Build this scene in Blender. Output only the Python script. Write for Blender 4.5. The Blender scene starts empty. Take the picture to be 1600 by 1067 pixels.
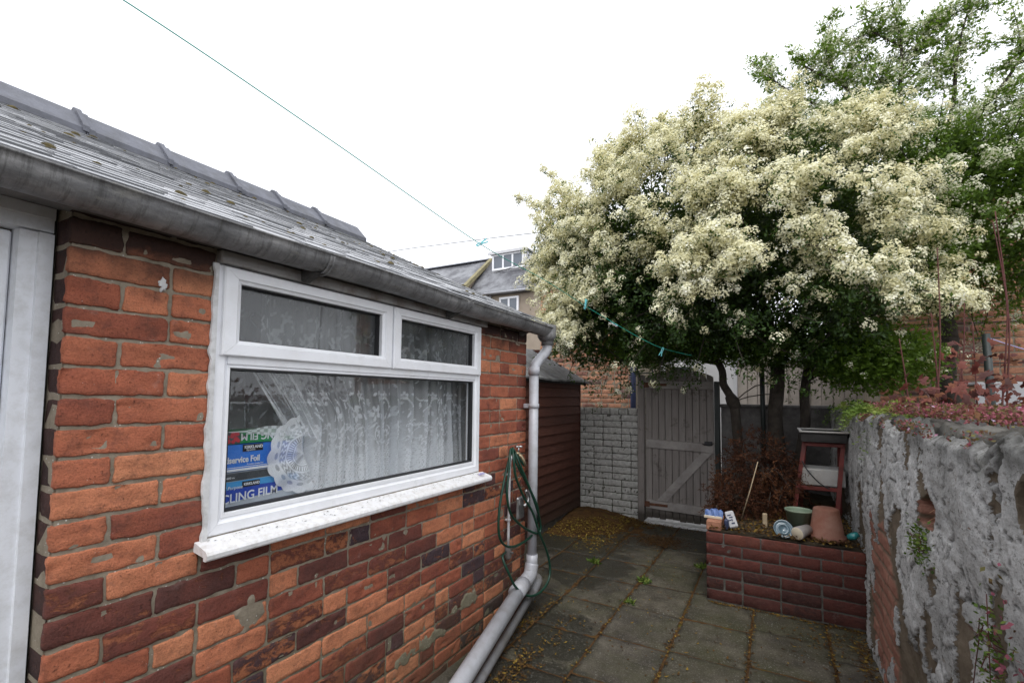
EXPOSURE = 0.12
import bpy, math, random
import numpy as np
from mathutils import Matrix, Vector
random.seed(7)
RS = np.random.RandomState(11)
sc = bpy.context.scene
COL = sc.collection

# ------------------------------------------------------------------ noise (numpy)
def _h(i, j, k, s):
    n = (i*374761393 + j*668265263 + k*2147483647 + s*1274126177) & 0xffffffff
    n = ((n ^ (n >> 13))*1274126177) & 0xffffffff
    n = ((n ^ (n >> 16))*2246822519) & 0xffffffff
    return ((n ^ (n >> 15)) & 0xffffff)/float(0xffffff)
def vnoise(p, s=0):
    p = np.asarray(p, dtype=np.float64); i = np.floor(p).astype(np.int64); f = p - i; f = f*f*(3-2*f)
    r = 0
    for a in (0, 1):
        for b in (0, 1):
            for c in (0, 1):
                w = (f[..., 0] if a else 1-f[..., 0])*(f[..., 1] if b else 1-f[..., 1])*(f[..., 2] if c else 1-f[..., 2])
                r = r + w*_h(i[..., 0]+a, i[..., 1]+b, i[..., 2]+c, s)
    return r
def fbm(p, o=4, s=0):
    p = np.asarray(p, dtype=np.float64); r = 0; a = .5; t = 0
    for k in range(o):
        r = r + a*vnoise(p*(2**k)+k*17.3, s+k); t += a; a *= .5
    return r/t
def n3(x, y, z): return np.stack(np.broadcast_arrays(np.asarray(x, float), np.asarray(y, float), np.asarray(z, float)), -1)
def sstep(a, b, x): t = np.clip((x-a)/(b-a), 0, 1); return t*t*(3-2*t)

# ------------------------------------------------------------------ objects
def link(o, parent=None):
    COL.objects.link(o)
    if parent is not None:
        o.parent = parent
        o.matrix_parent_inverse = Matrix.Translation(parent.location).inverted() if parent.rotation_euler.z == 0 and parent.parent is None else parent.matrix_basis.inverted()
    return o
def tag(o, label=None, cat=None, group=None, kind=None):
    if label: o['label'] = label
    if cat: o['category'] = cat
    if group: o['group'] = group
    if kind: o['kind'] = kind
    return o
def empty(name, loc, label, cat, group=None):
    o = bpy.data.objects.new(name, None); o.location = loc; o.empty_display_size = .1
    COL.objects.link(o); return tag(o, label, cat, group)
def rebase(o, parent):
    """children of parts: geometry is in world space, parts sit at the root's place"""
    return o
def make(name, me, mat, parent=None, smooth=False):
    o = bpy.data.objects.new(name, me)
    if mat is not None and not me.materials:
        for m in (mat if isinstance(mat, (list, tuple)) else [mat]): me.materials.append(m)
    COL.objects.link(o)
    if parent is not None:
        o.parent = parent
        r = parent
        M = Matrix.Identity(4)
        while r is not None:
            M = r.matrix_basis @ M if r.parent is None else (r.matrix_parent_inverse @ r.matrix_basis @ M)
            r = r.parent
        # world matrix of the parent, inverted, so that vertices given in world space stay put
        o.matrix_parent_inverse = M.inverted()
    if smooth:
        me.polygons.foreach_set('use_smooth', [True]*len(me.polygons))
    return o
def npmesh(name, V, F, mat, parent=None, smooth=False, attrs=None, fattrs=None):
    me = bpy.data.meshes.new(name)
    V = np.asarray(V, dtype=np.float32); F = np.asarray(F, dtype=np.int32)
    k = F.shape[1]
    me.vertices.add(len(V)); me.vertices.foreach_set('co', V.ravel())
    me.loops.add(F.size); me.loops.foreach_set('vertex_index', F.ravel())
    me.polygons.add(len(F)); me.polygons.foreach_set('loop_start', np.arange(0, F.size, k, dtype=np.int32))
    me.update(calc_edges=True)
    for n, a in (attrs or {}).items():
        at = me.attributes.new(n, 'FLOAT', 'POINT'); at.data.foreach_set('value', np.asarray(a, dtype=np.float32).ravel())
    for n, a in (fattrs or {}).items():
        at = me.attributes.new(n, 'FLOAT', 'FACE'); at.data.foreach_set('value', np.asarray(a, dtype=np.float32).ravel())
    return make(name, me, mat, parent, smooth)

class MB:
    def __init__(s): s.v = []; s.f = []; s.sm = []; s.a = {}; s.fa = {}
    def add(s, V, F, smooth=False, **fa):
        n = len(s.v); s.v += [tuple(map(float, p)) for p in V]; s.f += [tuple(i+n for i in f) for f in F]; s.sm += [smooth]*len(F)
        for k, val in fa.items():
            s.fa.setdefault(k, [0.0]*(len(s.f)-len(F))); s.fa[k] += [val]*len(F)
        for k in s.fa:
            if len(s.fa[k]) < len(s.f): s.fa[k] += [0.0]*(len(s.f)-len(s.fa[k]))
        return s
    def box(s, x0, x1, y0, y1, z0, z1, b=0.0, M=None, **fa):
        """box with chamfered edges (b) along all 12 edges"""
        x0, x1 = min(x0, x1), max(x0, x1); y0, y1 = min(y0, y1), max(y0, y1); z0, z1 = min(z0, z1), max(z0, z1)
        if b <= 0:
            V = [(x, y, z) for x in (x0, x1) for y in (y0, y1) for z in (z0, z1)]
            F = [(0, 1, 3, 2), (4, 6, 7, 5), (0, 4, 5, 1), (2, 3, 7, 6), (0, 2, 6, 4), (1, 5, 7, 3)]
        else:
            b = min(b, (x1-x0)*.45, (y1-y0)*.45, (z1-z0)*.45)
            V = []; idx = {}
            c = ((x0+x1)/2, (y0+y1)/2, (z0+z1)/2); h = ((x1-x0)/2, (y1-y0)/2, (z1-z0)/2)
            for sx in (-1, 1):
                for sy in (-1, 1):
                    for sz in (-1, 1):
                        for ax in range(3):
                            p = [c[i] + (sx, sy, sz)[i]*(h[i] - (0 if i == ax else b)) for i in range(3)]
                            idx[(sx, sy, sz, ax)] = len(V); V.append(p)
            F = []
            for ax in range(3):
                o = [i for i in range(3) if i != ax]
                for sg in (-1, 1):
                    q = []
                    for a, bb in ((-1, -1), (1, -1), (1, 1), (-1, 1)):
                        k = [0, 0, 0]; k[ax] = sg; k[o[0]] = a; k[o[1]] = bb; q.append(idx[(*k, ax)])
                    if (sg > 0) == (ax == 1): q.reverse()
                    F.append(tuple(q))
            for ax in range(3):
                o = [i for i in range(3) if i != ax]
                for a in (-1, 1):
                    for bb in (-1, 1):
                        k0 = [0, 0, 0]; k1 = [0, 0, 0]; k0[ax] = -1; k1[ax] = 1
                        for k in (k0, k1): k[o[0]] = a; k[o[1]] = bb
                        F.append((idx[(*k0, o[0])], idx[(*k1, o[0])], idx[(*k1, o[1])], idx[(*k0, o[1])]))
            for sx in (-1, 1):
                for sy in (-1, 1):
                    for sz in (-1, 1): F.append(tuple(idx[(sx, sy, sz, a)] for a in range(3)))
        if M is not None: V = [tuple(M @ Vector(p)) for p in V]
        return s.add(V, F, **fa)
    def prism(s, poly, a0, a1, axis='x', smooth=False, **fa):
        """2D polygon extruded along an axis; poly in the other two axes in xyz order"""
        n = len(poly)
        def pt(p, a): return (a, p[0], p[1]) if axis == 'x' else (p[0], a, p[1]) if axis == 'y' else (p[0], p[1], a)
        V = [pt(p, a0) for p in poly] + [pt(p, a1) for p in poly]
        F = [(i, (i+1) % n, n+(i+1) % n, n+i) for i in range(n)] + [tuple(range(n-1, -1, -1)), tuple(range(n, 2*n))]
        return s.add(V, F, smooth, **fa)
    def tube(s, pts, r, seg=8, cap=True, smooth=True, close=False, **fa):
        pts = [Vector(p) for p in pts]; n = len(pts); rr = r if isinstance(r, (list, tuple)) else [r]*n
        V = []; F = []; up = None
        for i, p in enumerate(pts):
            if close: d = (pts[(i+1) % n]-pts[i-1])
            else: d = (pts[min(i+1, n-1)]-pts[max(i-1, 0)])
            if d.length < 1e-9: d = Vector((0, 0, 1))
            d.normalize()
            if up is None:
                up = Vector((0, 0, 1)) if abs(d.z) < .9 else Vector((1, 0, 0))
            a = (up - d*up.dot(d))
            if a.length < 1e-6: a = d.orthogonal()
            a.normalize(); up = a; b = d.cross(a)
            for k in range(seg):
                t = 2*math.pi*k/seg; V.append(p + (a*math.cos(t)+b*math.sin(t))*rr[i])
        m = n if close else n-1
        for i in range(m):
            for k in range(seg):
                F.append((i*seg+k, i*seg+(k+1) % seg, ((i+1) % n)*seg+(k+1) % seg, ((i+1) % n)*seg+k))
        if cap and not close: F += [tuple(range(seg-1, -1, -1)), tuple((n-1)*seg+k for k in range(seg))]
        return s.add(V, F, smooth, **fa)
    def lathe(s, prof, c=(0, 0, 0), seg=24, M=None, smooth=True, **fa):
        V = []; F = []; n = len(prof)
        for r, z in prof:
            for k in range(seg):
                t = 2*math.pi*k/seg; p = Vector((r*math.cos(t), r*math.sin(t), z))
                if M is not None: p = M @ p
                V.append((p.x+c[0], p.y+c[1], p.z+c[2]))
        for i in range(n-1):
            for k in range(seg): F.append((i*seg+k, i*seg+(k+1) % seg, (i+1)*seg+(k+1) % seg, (i+1)*seg+k))
        return s.add(V, F, smooth, **fa)
    def build(s, name, mat, parent=None, jitter=0.0):
        me = bpy.data.meshes.new(name)
        V = s.v
        if jitter:
            a = np.array(V); a += (fbm(n3(a[:, 0]*9, a[:, 1]*9, a[:, 2]*9), 3, 5)[:, None]-.5)*jitter; V = a.tolist()
        me.from_pydata(V, [], s.f)
        for p, m in zip(me.polygons, s.sm): p.use_smooth = m
        for k, a in s.fa.items():
            at = me.attributes.new(k, 'FLOAT', 'FACE'); at.data.foreach_set('value', a)
        me.update()
        return make(name, me, mat, parent)

def catmull(pts, n=8, close=False):
    P = [Vector(p) for p in pts]; m = len(P); out = []
    rng = range(m) if close else range(m-1)
    for i in rng:
        if close: a, b, c, d = P[i-1], P[i], P[(i+1) % m], P[(i+2) % m]
        else: a, b, c, d = P[max(i-1, 0)], P[i], P[i+1], P[min(i+2, m-1)]
        for k in range(n):
            t = k/n
            out.append(.5*((2*b)+(-a+c)*t+(2*a-5*b+4*c-d)*t*t+(-a+3*b-3*c+d)*t**3))
    if not close: out.append(P[-1])
    return out

# ------------------------------------------------------------------ materials
class N:
    def __init__(s, name):
        s.m = bpy.data.materials.new(name); s.m.use_nodes = True; s.t = s.m.node_tree; s.t.nodes.clear()
        s.out = s.t.nodes.new('ShaderNodeOutputMaterial'); s._co = None
    def new(s, ty, **kw):
        n = s.t.nodes.new(ty)
        for k, v in kw.items(): setattr(n, k, v)
        return n
    def put(s, sock, v):
        if isinstance(v, bpy.types.NodeSocket): s.t.links.new(v, sock)
        elif v is not None:
            if hasattr(sock.default_value, '__len__') and isinstance(v, (tuple, list)) and len(v) == 3 and len(sock.default_value) == 4: v = (*v, 1)
            sock.default_value = v
    def co(s):
        if s._co is None: s._co = s.new('ShaderNodeTexCoord').outputs['Object']
        return s._co
    def vmul(s, v, sc_):
        n = s.new('ShaderNodeVectorMath', operation='MULTIPLY'); s.put(n.inputs[0], v); n.inputs[1].default_value = sc_; return n.outputs[0]
    def vadd(s, v, w):
        n = s.new('ShaderNodeVectorMath', operation='ADD'); s.put(n.inputs[0], v); s.put(n.inputs[1], w); return n.outputs[0]
    def noise(s, scale, detail=4, rough=.6, vec=None, dist=0.0):
        n = s.new('ShaderNodeTexNoise'); s.put(n.inputs['Vector'], vec if vec is not None else s.co())
        n.inputs['Scale'].default_value = scale; n.inputs['Detail'].default_value = detail; n.inputs['Roughness'].default_value = rough
        n.inputs['Distortion'].default_value = dist; return n.outputs['Fac']
    def voro(s, scale, feature='F1', vec=None, out='Distance'):
        n = s.new('ShaderNodeTexVoronoi', feature=feature); s.put(n.inputs['Vector'], vec if vec is not None else s.co()); n.inputs['Scale'].default_value = scale; return n.outputs[out]
    def ramp(s, f, stops, interp='LINEAR'):
        n = s.new('ShaderNodeValToRGB'); s.put(n.inputs[0], f); e = n.color_ramp; e.interpolation = interp
        while len(e.elements) < len(stops): e.elements.new(.5)
        for el, (p, c) in zip(e.elements, stops):
            el.position = p; c = (c, c, c) if isinstance(c, (int, float)) else c; el.color = (*c[:3], 1)
        return n.outputs['Color']
    def mix(s, f, a, b, mode='MIX'):
        n = s.new('ShaderNodeMix', data_type='RGBA', blend_type=mode); s.put(n.inputs[0], f); s.put(n.inputs[6], a); s.put(n.inputs[7], b); return n.outputs[2]
    def math(s, op, a, b=0.0, clamp=False):
        n = s.new('ShaderNodeMath', operation=op, use_clamp=clamp); s.put(n.inputs[0], a); s.put(n.inputs[1], b); return n.outputs[0]
    def rng(s, f, a, b, c=0.0, d=1.0):
        n = s.new('ShaderNodeMapRange'); s.put(n.inputs[0], f)
        for i, v in zip((1, 2, 3, 4), (a, b, c, d)): n.inputs[i].default_value = v
        return n.outputs[0]
    def attr(s, name): return s.new('ShaderNodeAttribute', attribute_name=name).outputs['Fac']
    def xyz(s, which='Z', vec=None):
        n = s.new('ShaderNodeSeparateXYZ'); s.put(n.inputs[0], vec if vec is not None else s.co()); return n.outputs[which]
    def bump(s, h, dist=.002, strength=1.0, normal=None):
        n = s.new('ShaderNodeBump'); s.put(n.inputs['Height'], h); n.inputs['Distance'].default_value = dist; n.inputs['Strength'].default_value = strength
        if normal is not None: s.put(n.inputs['Normal'], normal)
        return n.outputs['Normal']
    def bsdf(s, col, rough=.8, normal=None, metal=0.0, spec=.5, **kw):
        n = s.new('ShaderNodeBsdfPrincipled'); s.put(n.inputs['Base Color'], col); s.put(n.inputs['Roughness'], rough); s.put(n.inputs['Metallic'], metal)
        s.put(n.inputs['Specular IOR Level'], spec)
        if normal is not None: s.put(n.inputs['Normal'], normal)
        for k, v in kw.items(): s.put(n.inputs[k.replace('_', ' ')], v)
        return n.outputs[0]
    def end(s, sh): s.t.links.new(sh, s.out.inputs['Surface']); return s.m

def simple(name, c, rough=.6, vary=.25, scale=14, bump=.0008, bscale=90, metal=0.0, spec=.5, dirt=None, dirt_amt=.4, dscale=5):
    n = N(name); a = tuple(x*(1-vary) for x in c); b = tuple(min(1, x*(1+vary)) for x in c)
    col = n.ramp(n.noise(scale, 5), [(.3, a), (.7, b)])
    if dirt is not None:
        col = n.mix(n.math('MULTIPLY', n.rng(n.noise(dscale, 7, .7), .45, .7), dirt_amt, True), col, dirt)
    nrm = n.bump(n.noise(bscale, 4), bump) if bump else None
    return n.end(n.bsdf(col, n.rng(n.noise(scale*.7, 3), .3, .7, max(rough-.1, 0), min(rough+.1, 1)), nrm, metal, spec))

def brick_mat(name, stops, seedshift=0.0, patch=(.46, .165, .075), patchamt=.85, moss=True, soot=False, paint=None):
    n = N(name)
    tone = n.attr('tone'); seed = n.attr('seed')
    cv = n.new('ShaderNodeCombineXYZ'); n.put(cv.inputs[0], n.math('MULTIPLY', seed, 37.0)); n.put(cv.inputs[1], n.math('MULTIPLY', seed, 91.0)); n.put(cv.inputs[2], n.math('MULTIPLY', seed, 13.0))
    v = n.vadd(n.co(), cv.outputs[0])
    col = n.ramp(n.math('ADD', tone, n.math('MULTIPLY', n.math('SUBTRACT', n.noise(9, 4, .6, v), .5), .35)), stops)
    # spalled faces: brighter orange body under a darker skin
    sp = n.noise(24, 9, .74, n.vmul(v, (1, .8, 1.3)), .4)
    dark = n.rng(tone, .45, .8)
    m = n.math('MULTIPLY', n.rng(n.math('ADD', sp, n.math('MULTIPLY', n.math('SUBTRACT', seed, .5), .22)), .54, .63), n.math('MULTIPLY', dark, patchamt), True)
    col = n.mix(m, col, patch)
    col = n.mix(.55, col, n.mix(1.0, col, n.ramp(n.noise(230, 4, .75, v), [(.32, .25), (.5, .95), (.68, 1.0)]), 'MULTIPLY'))
    col = n.mix(n.math('MULTIPLY', n.rng(n.noise(26, 7, .75, n.vadd(v, (2, 8, 5))), .50, .66), .45), col, (.11, .05, .04))
    col = n.mix(.6, col, n.mix(1.0, col, n.ramp(n.noise(14, 9, .8, n.vmul(v, (1, .35, 1.5))), [(.33, .45), (.5, 1.0), (.7, 1.25)]), 'MULTIPLY'))
    # dark speckle and pits
    pit = n.rng(n.noise(120, 5, .7, v), .62, .72)
    col = n.mix(n.math('MULTIPLY', pit, .55), col, (.05, .03, .025))
    big = n.rng(n.noise(7, 6, .7, v), .56, .72)
    col = n.mix(n.math('MULTIPLY', big, .5), col, (.075, .04, .035))
    bloom = n.rng(n.noise(11, 6, .65, n.vadd(v, (3.1, 1.7, 9.2))), .62, .78)
    col = n.mix(n.math('MULTIPLY', bloom, .28), col, (.42, .33, .3))
    sp2 = n.rng(n.voro(95, 'F1', v), .10, .05)
    spm = n.rng(n.noise(12, 2, .5, n.vadd(v, (7, 7, 7))), .60, .66)
    col = n.mix(n.math('MULTIPLY', sp2, n.math('MULTIPLY', spm, .8)), col, (.7, .68, .62))
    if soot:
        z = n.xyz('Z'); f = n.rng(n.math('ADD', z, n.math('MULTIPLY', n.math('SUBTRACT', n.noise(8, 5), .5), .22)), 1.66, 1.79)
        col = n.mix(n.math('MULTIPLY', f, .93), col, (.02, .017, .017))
    if moss:
        z = n.xyz('Z'); f = n.rng(n.math('ADD', z, n.math('MULTIPLY', n.math('SUBTRACT', n.noise(6, 5), .5), .7)), .45, .05)
        col = n.mix(n.math('MULTIPLY', f, .35), col, (.07, .075, .035))
    if paint is not None:
        pm = n.rng(n.noise(26, 9, .78), paint[0], paint[0]+.09)
        col = n.mix(pm, col, n.ramp(n.noise(30, 5), [(.3, paint[1]), (.7, paint[2])]))
    h = n.math('ADD', n.math('MULTIPLY', n.noise(60, 7, .7, v), 1.0), n.math('MULTIPLY', m, -.55))
    h = n.math('SUBTRACT', h, n.math('MULTIPLY', pit, .5))
    nr = n.bump(n.math('ADD', h, n.math('MULTIPLY', n.noise(220, 4, .7, v), .45)), .0055, 1.0)
    return n.end(n.bsdf(col, n.rng(sp, .3, .7, .75, .95), nr, spec=.3))
STOPS = [(0.0, (.66, .27, .14)), (.22, (.54, .19, .10)), (.42, (.40, .122, .068)), (.62, (.22, .066, .046)), (.8, (.115, .045, .038)), (1.0, (.07, .046, .054))]
def mortar_mat(name, a=(.20, .165, .12), b=(.36, .31, .24), green=.45, speck=1.0, dark=0.0):
    n = N(name)
    col = n.ramp(n.noise(22, 7, .7), [(.3, a), (.7, b)])
    col = n.mix(n.math('MULTIPLY', n.rng(n.noise(5, 6, .7), .5, .75), .5), col, tuple(x*.4 for x in a))
    z = n.xyz('Z'); f = n.rng(n.math('ADD', z, n.math('MULTIPLY', n.math('SUBTRACT', n.noise(5, 5), .5), .8)), .75, .15)
    col = n.mix(n.math('MULTIPLY', f, green), col, (.075, .09, .035))
    sp = n.rng(n.voro(75), .17, .10); spm = n.rng(n.noise(16, 3), .44, .56)
    col = n.mix(n.math('MULTIPLY', sp, n.math('MULTIPLY', spm, speck)), col, (.72, .71, .66))
    nr = n.bump(n.noise(140, 6, .75), .003)
    return n.end(n.bsdf(col, .95, nr, spec=.2))

M = {}
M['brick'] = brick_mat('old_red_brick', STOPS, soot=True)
M['mortar'] = mortar_mat('sandy_mortar')
M['brick_planter'] = brick_mat('maroon_brick', [(0, (.17, .056, .038)), (.4, (.115, .035, .027)), (.7, (.068, .026, .022)), (1, (.04, .022, .02))], patch=(.16, .05, .035), patchamt=.4, moss=False)
M['mortar_planter'] = mortar_mat('grey_mortar', (.06, .052, .048), (.15, .14, .13), .1, .2)
M['brick_far'] = brick_mat('orange_house_brick', [(0, (.58, .31, .19)), (.35, (.48, .23, .14)), (.6, (.36, .17, .11)), (.85, (.24, .12, .095)), (1, (.16, .11, .11))], patch=(.52, .28, .17), patchamt=.6, moss=False)
M['brick_white'] = brick_mat('limewashed_brick', [(0, (.36, .35, .32)), (.5, (.27, .26, .24)), (1, (.12, .115, .105))], patch=(.3, .2, .14), patchamt=.4, moss=True, paint=(.37, (.40, .395, .37), (.64, .63, .60)))
M['mortar_white'] = mortar_mat('limewashed_mortar', (.10, .095, .085), (.22, .21, .19), .4, .2)
M['upvc'] = simple('white_upvc', (.86, .87, .9), .33, .03, 6, .0002, 60, dirt=(.42, .39, .33), dirt_amt=.16, dscale=9)
M['upvc_door'] = simple('white_door_plastic', (.80, .82, .86), .36, .04, 5, .0002, 60, dirt=(.3, .28, .22), dirt_amt=.3, dscale=22)
M['sill'] = simple('dirty_white_sill', (.84, .84, .85), .4, .04, 9, .0003, 80, dirt=(.45, .40, .33), dirt_amt=.5, dscale=34)
M['gasket'] = simple('black_gasket', (.018, .018, .02), .5, .2)
M['fascia'] = simple('weathered_painted_timber', (.34, .33, .325), .7, .2, 9, .0015, 40, dirt=(.13, .09, .06), dirt_amt=.85, dscale=11)
M['fascia_dark'] = simple('dark_weathered_timber', (.13, .12, .115), .8, .3, 9, .0015, 40, dirt=(.3, .27, .24), dirt_amt=.5, dscale=13)
M['whitestrip'] = simple('flaky_white_masonry_paint', (.66, .66, .66), .8, .12, 25, .0015, 70, dirt=(.25, .23, .2), dirt_amt=.5, dscale=22)
def gutter_mat():
    n = N('grey_cast_gutter')
    st = n.noise(6, 8, .72, n.vmul(n.co(), (1, 1.0, 3.0)))
    col = n.ramp(st, [(.3, (.095, .095, .098)), (.5, (.19, .19, .193)), (.72, (.33, .325, .32))])
    col = n.mix(n.math('MULTIPLY', n.rng(n.noise(5, 6, .8, n.vmul(n.co(), (1.2, 9, 1.2))), .50, .62), .55), col, (.045, .043, .04))
    col = n.mix(n.math('MULTIPLY', n.rng(n.noise(4, 6, .8, n.vadd(n.vmul(n.co(), (1.0, 13, 1.0)), (4, 4, 4))), .60, .70), .35), col, (.34, .335, .32))
    col = n.mix(n.math('MULTIPLY', n.rng(n.noise(30, 6, .7), .55, .75), .5), col, (.07, .065, .055))
    col = n.mix(n.math('MULTIPLY', n.rng(n.noise(17, 8, .75, n.vmul(n.co(), (1, .5, 2))), .58, .66), .45), col, (.30, .29, .26))
    return n.end(n.bsdf(col, .48, n.bump(n.noise(60, 6), .0016), spec=.45))
M['gutter'] = gutter_mat()
M['pipe'] = simple('grey_plastic_pipe', (.44, .45, .485), .38, .07, 5, .0003, 60, dirt=(.16, .14, .1), dirt_amt=.35, dscale=12)
M['pipe_dirty'] = simple('dirty_grey_pipe', (.21, .21, .22), .5, .15, 6, .0005, 60, dirt=(.09, .075, .05), dirt_amt=.7, dscale=9)
def slate_mat():
    n = N('wet_roof_slate')
    seed = n.attr('seed'); cv = n.new('ShaderNodeCombineXYZ'); n.put(cv.inputs[0], n.math('MULTIPLY', seed, 40.0)); v = n.vadd(n.co(), cv.outputs[0])
    col = n.ramp(n.math('ADD', n.math('MULTIPLY', seed, .5), n.math('MULTIPLY', n.noise(12, 6, .7, v), .5)), [(.2, (.11, .115, .125)), (.5, (.26, .265, .28)), (.8, (.48, .485, .50))])
    col = n.mix(n.math('MULTIPLY', n.rng(n.noise(20, 8, .75), .56, .66), .7), col, (.33, .34, .33))
    col = n.mix(n.math('MULTIPLY', n.rng(n.noise(9, 8, .75, n.vadd(v, (5, 5, 5))), .6, .7), .6), col, (.07, .065, .03))
    nr = n.bump(n.noise(35, 7, .7, n.vmul(v, (1, 1, 1))), .003)
    return n.end(n.bsdf(col, n.rng(n.noise(7, 4, .6, v), .3, .7, .14, .36), nr, spec=1.0))
M['slate'] = slate_mat()
M['ridge'] = simple('grey_ridge_tile', (.125, .13, .155), .62, .2, 12, .0012, 70, dirt=(.05, .05, .045), dirt_amt=.5, dscale=8)
M['cement'] = simple('dark_cement_bedding', (.06, .058, .055), .95, .4, 30, .006, 40)
M['moss'] = simple('roof_moss', (.075, .058, .018), .95, .5, 40, .004, 90)
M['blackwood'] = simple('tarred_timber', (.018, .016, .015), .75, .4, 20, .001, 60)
def shed_mat():
    n = N('red_brown_shed_board'); v = n.vmul(n.co(), (1, 1.4, 30))
    seed = n.attr('seed')
    col = n.ramp(n.math('ADD', n.noise(5, 6, .7, v), n.math('MULTIPLY', n.math('SUBTRACT', seed, .5), .2)), [(.3, (.045, .016, .010)), (.55, (.08, .028, .018)), (.75, (.12, .046, .030))])
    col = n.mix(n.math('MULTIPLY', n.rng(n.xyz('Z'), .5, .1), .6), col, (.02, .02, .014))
    return n.end(n.bsdf(col, .8, n.bump(n.noise(20, 5, .6, v), .001), spec=.3))
M['shed'] = shed_mat()
M['brick_reveal'] = brick_mat('soot_and_shade_brick', [(0, (.09, .035, .028)), (.5, (.06, .028, .024)), (1, (.03, .022, .022))], patch=(.12, .045, .03), patchamt=.4)  # darker brick copy: the reveal's shade, with soot, put into its colour
M['felt'] = simple('mineral_roof_felt', (.13, .13, .135), .7, .35, 10, .004, 60, dirt=(.30, .31, .30), dirt_amt=.8, dscale=14)
def gate_mat():
    n = N('grey_mauve_gate_paint'); seed = n.attr('seed'); v = n.vmul(n.co(), (22, 22, 1.2))
    col = n.ramp(n.math('ADD', n.noise(3, 7, .7, v), n.math('MULTIPLY', n.math('SUBTRACT', seed, .5), .15)), [(.3, (.225, .20, .185)), (.6, (.31, .28, .262)), (.85, (.40, .37, .345))])
    col = n.mix(n.math('MULTIPLY', n.rng(n.noise(7, 9, .75), .57, .66), .75), col, (.10, .08, .07))
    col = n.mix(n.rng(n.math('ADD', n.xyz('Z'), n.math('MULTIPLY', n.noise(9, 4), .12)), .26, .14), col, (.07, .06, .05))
    return n.end(n.bsdf(col, .75, n.bump(n.noise(9, 6, .6, v), .001), spec=.3))
M['gate'] = gate_mat()
M['gate_rail'] = simple('worn_gate_rail', (.38, .35, .33), .75, .14, 9, .001, 60, dirt=(.12, .10, .085), dirt_amt=.5, dscale=8)
M['rust'] = simple('rusty_iron', (.13, .055, .03), .8, .4, 30, .001, 90)
M['terracotta'] = simple('terracotta', (.20, .080, .052), .8, .12, 12, .0006, 70, dirt=(.25, .18, .14), dirt_amt=.5, dscale=6)
M['green_plastic'] = simple('pale_green_plastic', (.20, .26, .185), .5, .1, 8, .0005, 50, dirt=(.1, .1, .06), dirt_amt=.4)
M['cream_plastic'] = simple('cream_plastic', (.66, .58, .44), .55, .06, 8, .0003, 60, dirt=(.2, .16, .1), dirt_amt=.3)
M['grey_pot'] = simple('grey_pot_plastic', (.27, .25, .24), .6, .1)
M['teal'] = simple('teal_glass', (.03, .22, .22), .2, .1, spec=.8)
M['blueglass'] = simple('blue_grey_glass', (.09, .14, .17), .15, .15, 20, .0006, 30, spec=.9)
M['whitecard'] = simple('white_card', (.5, .5, .51), .6, .08)
M['bluecard'] = simple('faded_blue_wrapper', (.10, .17, .38), .5, .3, 30)
M['navy'] = simple('navy_plastic', (.03, .04, .09), .5, .2)
M['redmetal'] = simple('rust_red_metal', (.17, .028, .022), .6, .3, 16, .0006, 60, dirt=(.06, .02, .015), dirt_amt=.6)
M['ceramic'] = simple('dirty_white_glaze', (.42, .41, .39), .4, .1, 9, .0004, 50, dirt=(.27, .21, .16), dirt_amt=.6, dscale=10)
M['blackplastic'] = simple('black_plastic', (.015, .015, .017), .45, .2)
M['hose'] = simple('green_hose', (.008, .045, .028), .35, .15)
M['brass'] = simple('dull_brass', (.32, .25, .16), .4, .2, metal=.8)
M['chrome'] = simple('worn_chrome', (.5, .5, .5), .3, .2, metal=.9)
M['whitepipe'] = simple('white_painted_pipe', (.62, .62, .64), .45, .1, dirt=(.2, .15, .12), dirt_amt=.4)
M['line'] = simple('green_line', (.02, .30, .22), .45, .1)
M['peg'] = simple('turquoise_plastic', (.16, .62, .66), .4, .1)
M['peg_pale'] = simple('pale_peg_plastic', (.62, .60, .62), .4, .1)
M['wire'] = simple('black_cable', (.02, .02, .022), .6, .1)
M['darkpost'] = simple('dark_green_metal', (.012, .018, .016), .5, .2)
M['lilac'] = simple('lilac_line', (.38, .36, .62), .5, .1)
M['bark'] = simple('dark_bark', (.045, .036, .028), .95, .4, 20, .008, 45)
M['twig'] = simple('red_brown_twig', (.10, .03, .025), .8, .3, 30, .001, 60)
M['twig_pale'] = simple('pale_dry_cane', (.4, .31, .2), .8, .2, 30)
M['room'] = simple('room_wall', (.34, .32, .30), .9, .08)
M['roomsill'] = simple('inner_sill', (.6, .6, .6), .5, .05)
M['render_cream'] = simple('sandy_render', (.34, .28, .22), .9, .12, 3, .002, 40)
M['white_far'] = simple('white_render', (.62, .62, .64), .8, .04, 2, .001, 30)
M['greywall'] = simple('grey_concrete_wall', (.17, .16, .155), .95, .35, 8, .006, 30, dirt=(.05, .05, .045), dirt_amt=.7, dscale=6)
M['palefence'] = simple('pale_fence_board', (.42, .37, .33), .85, .18, 8, .001, 40)
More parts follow.
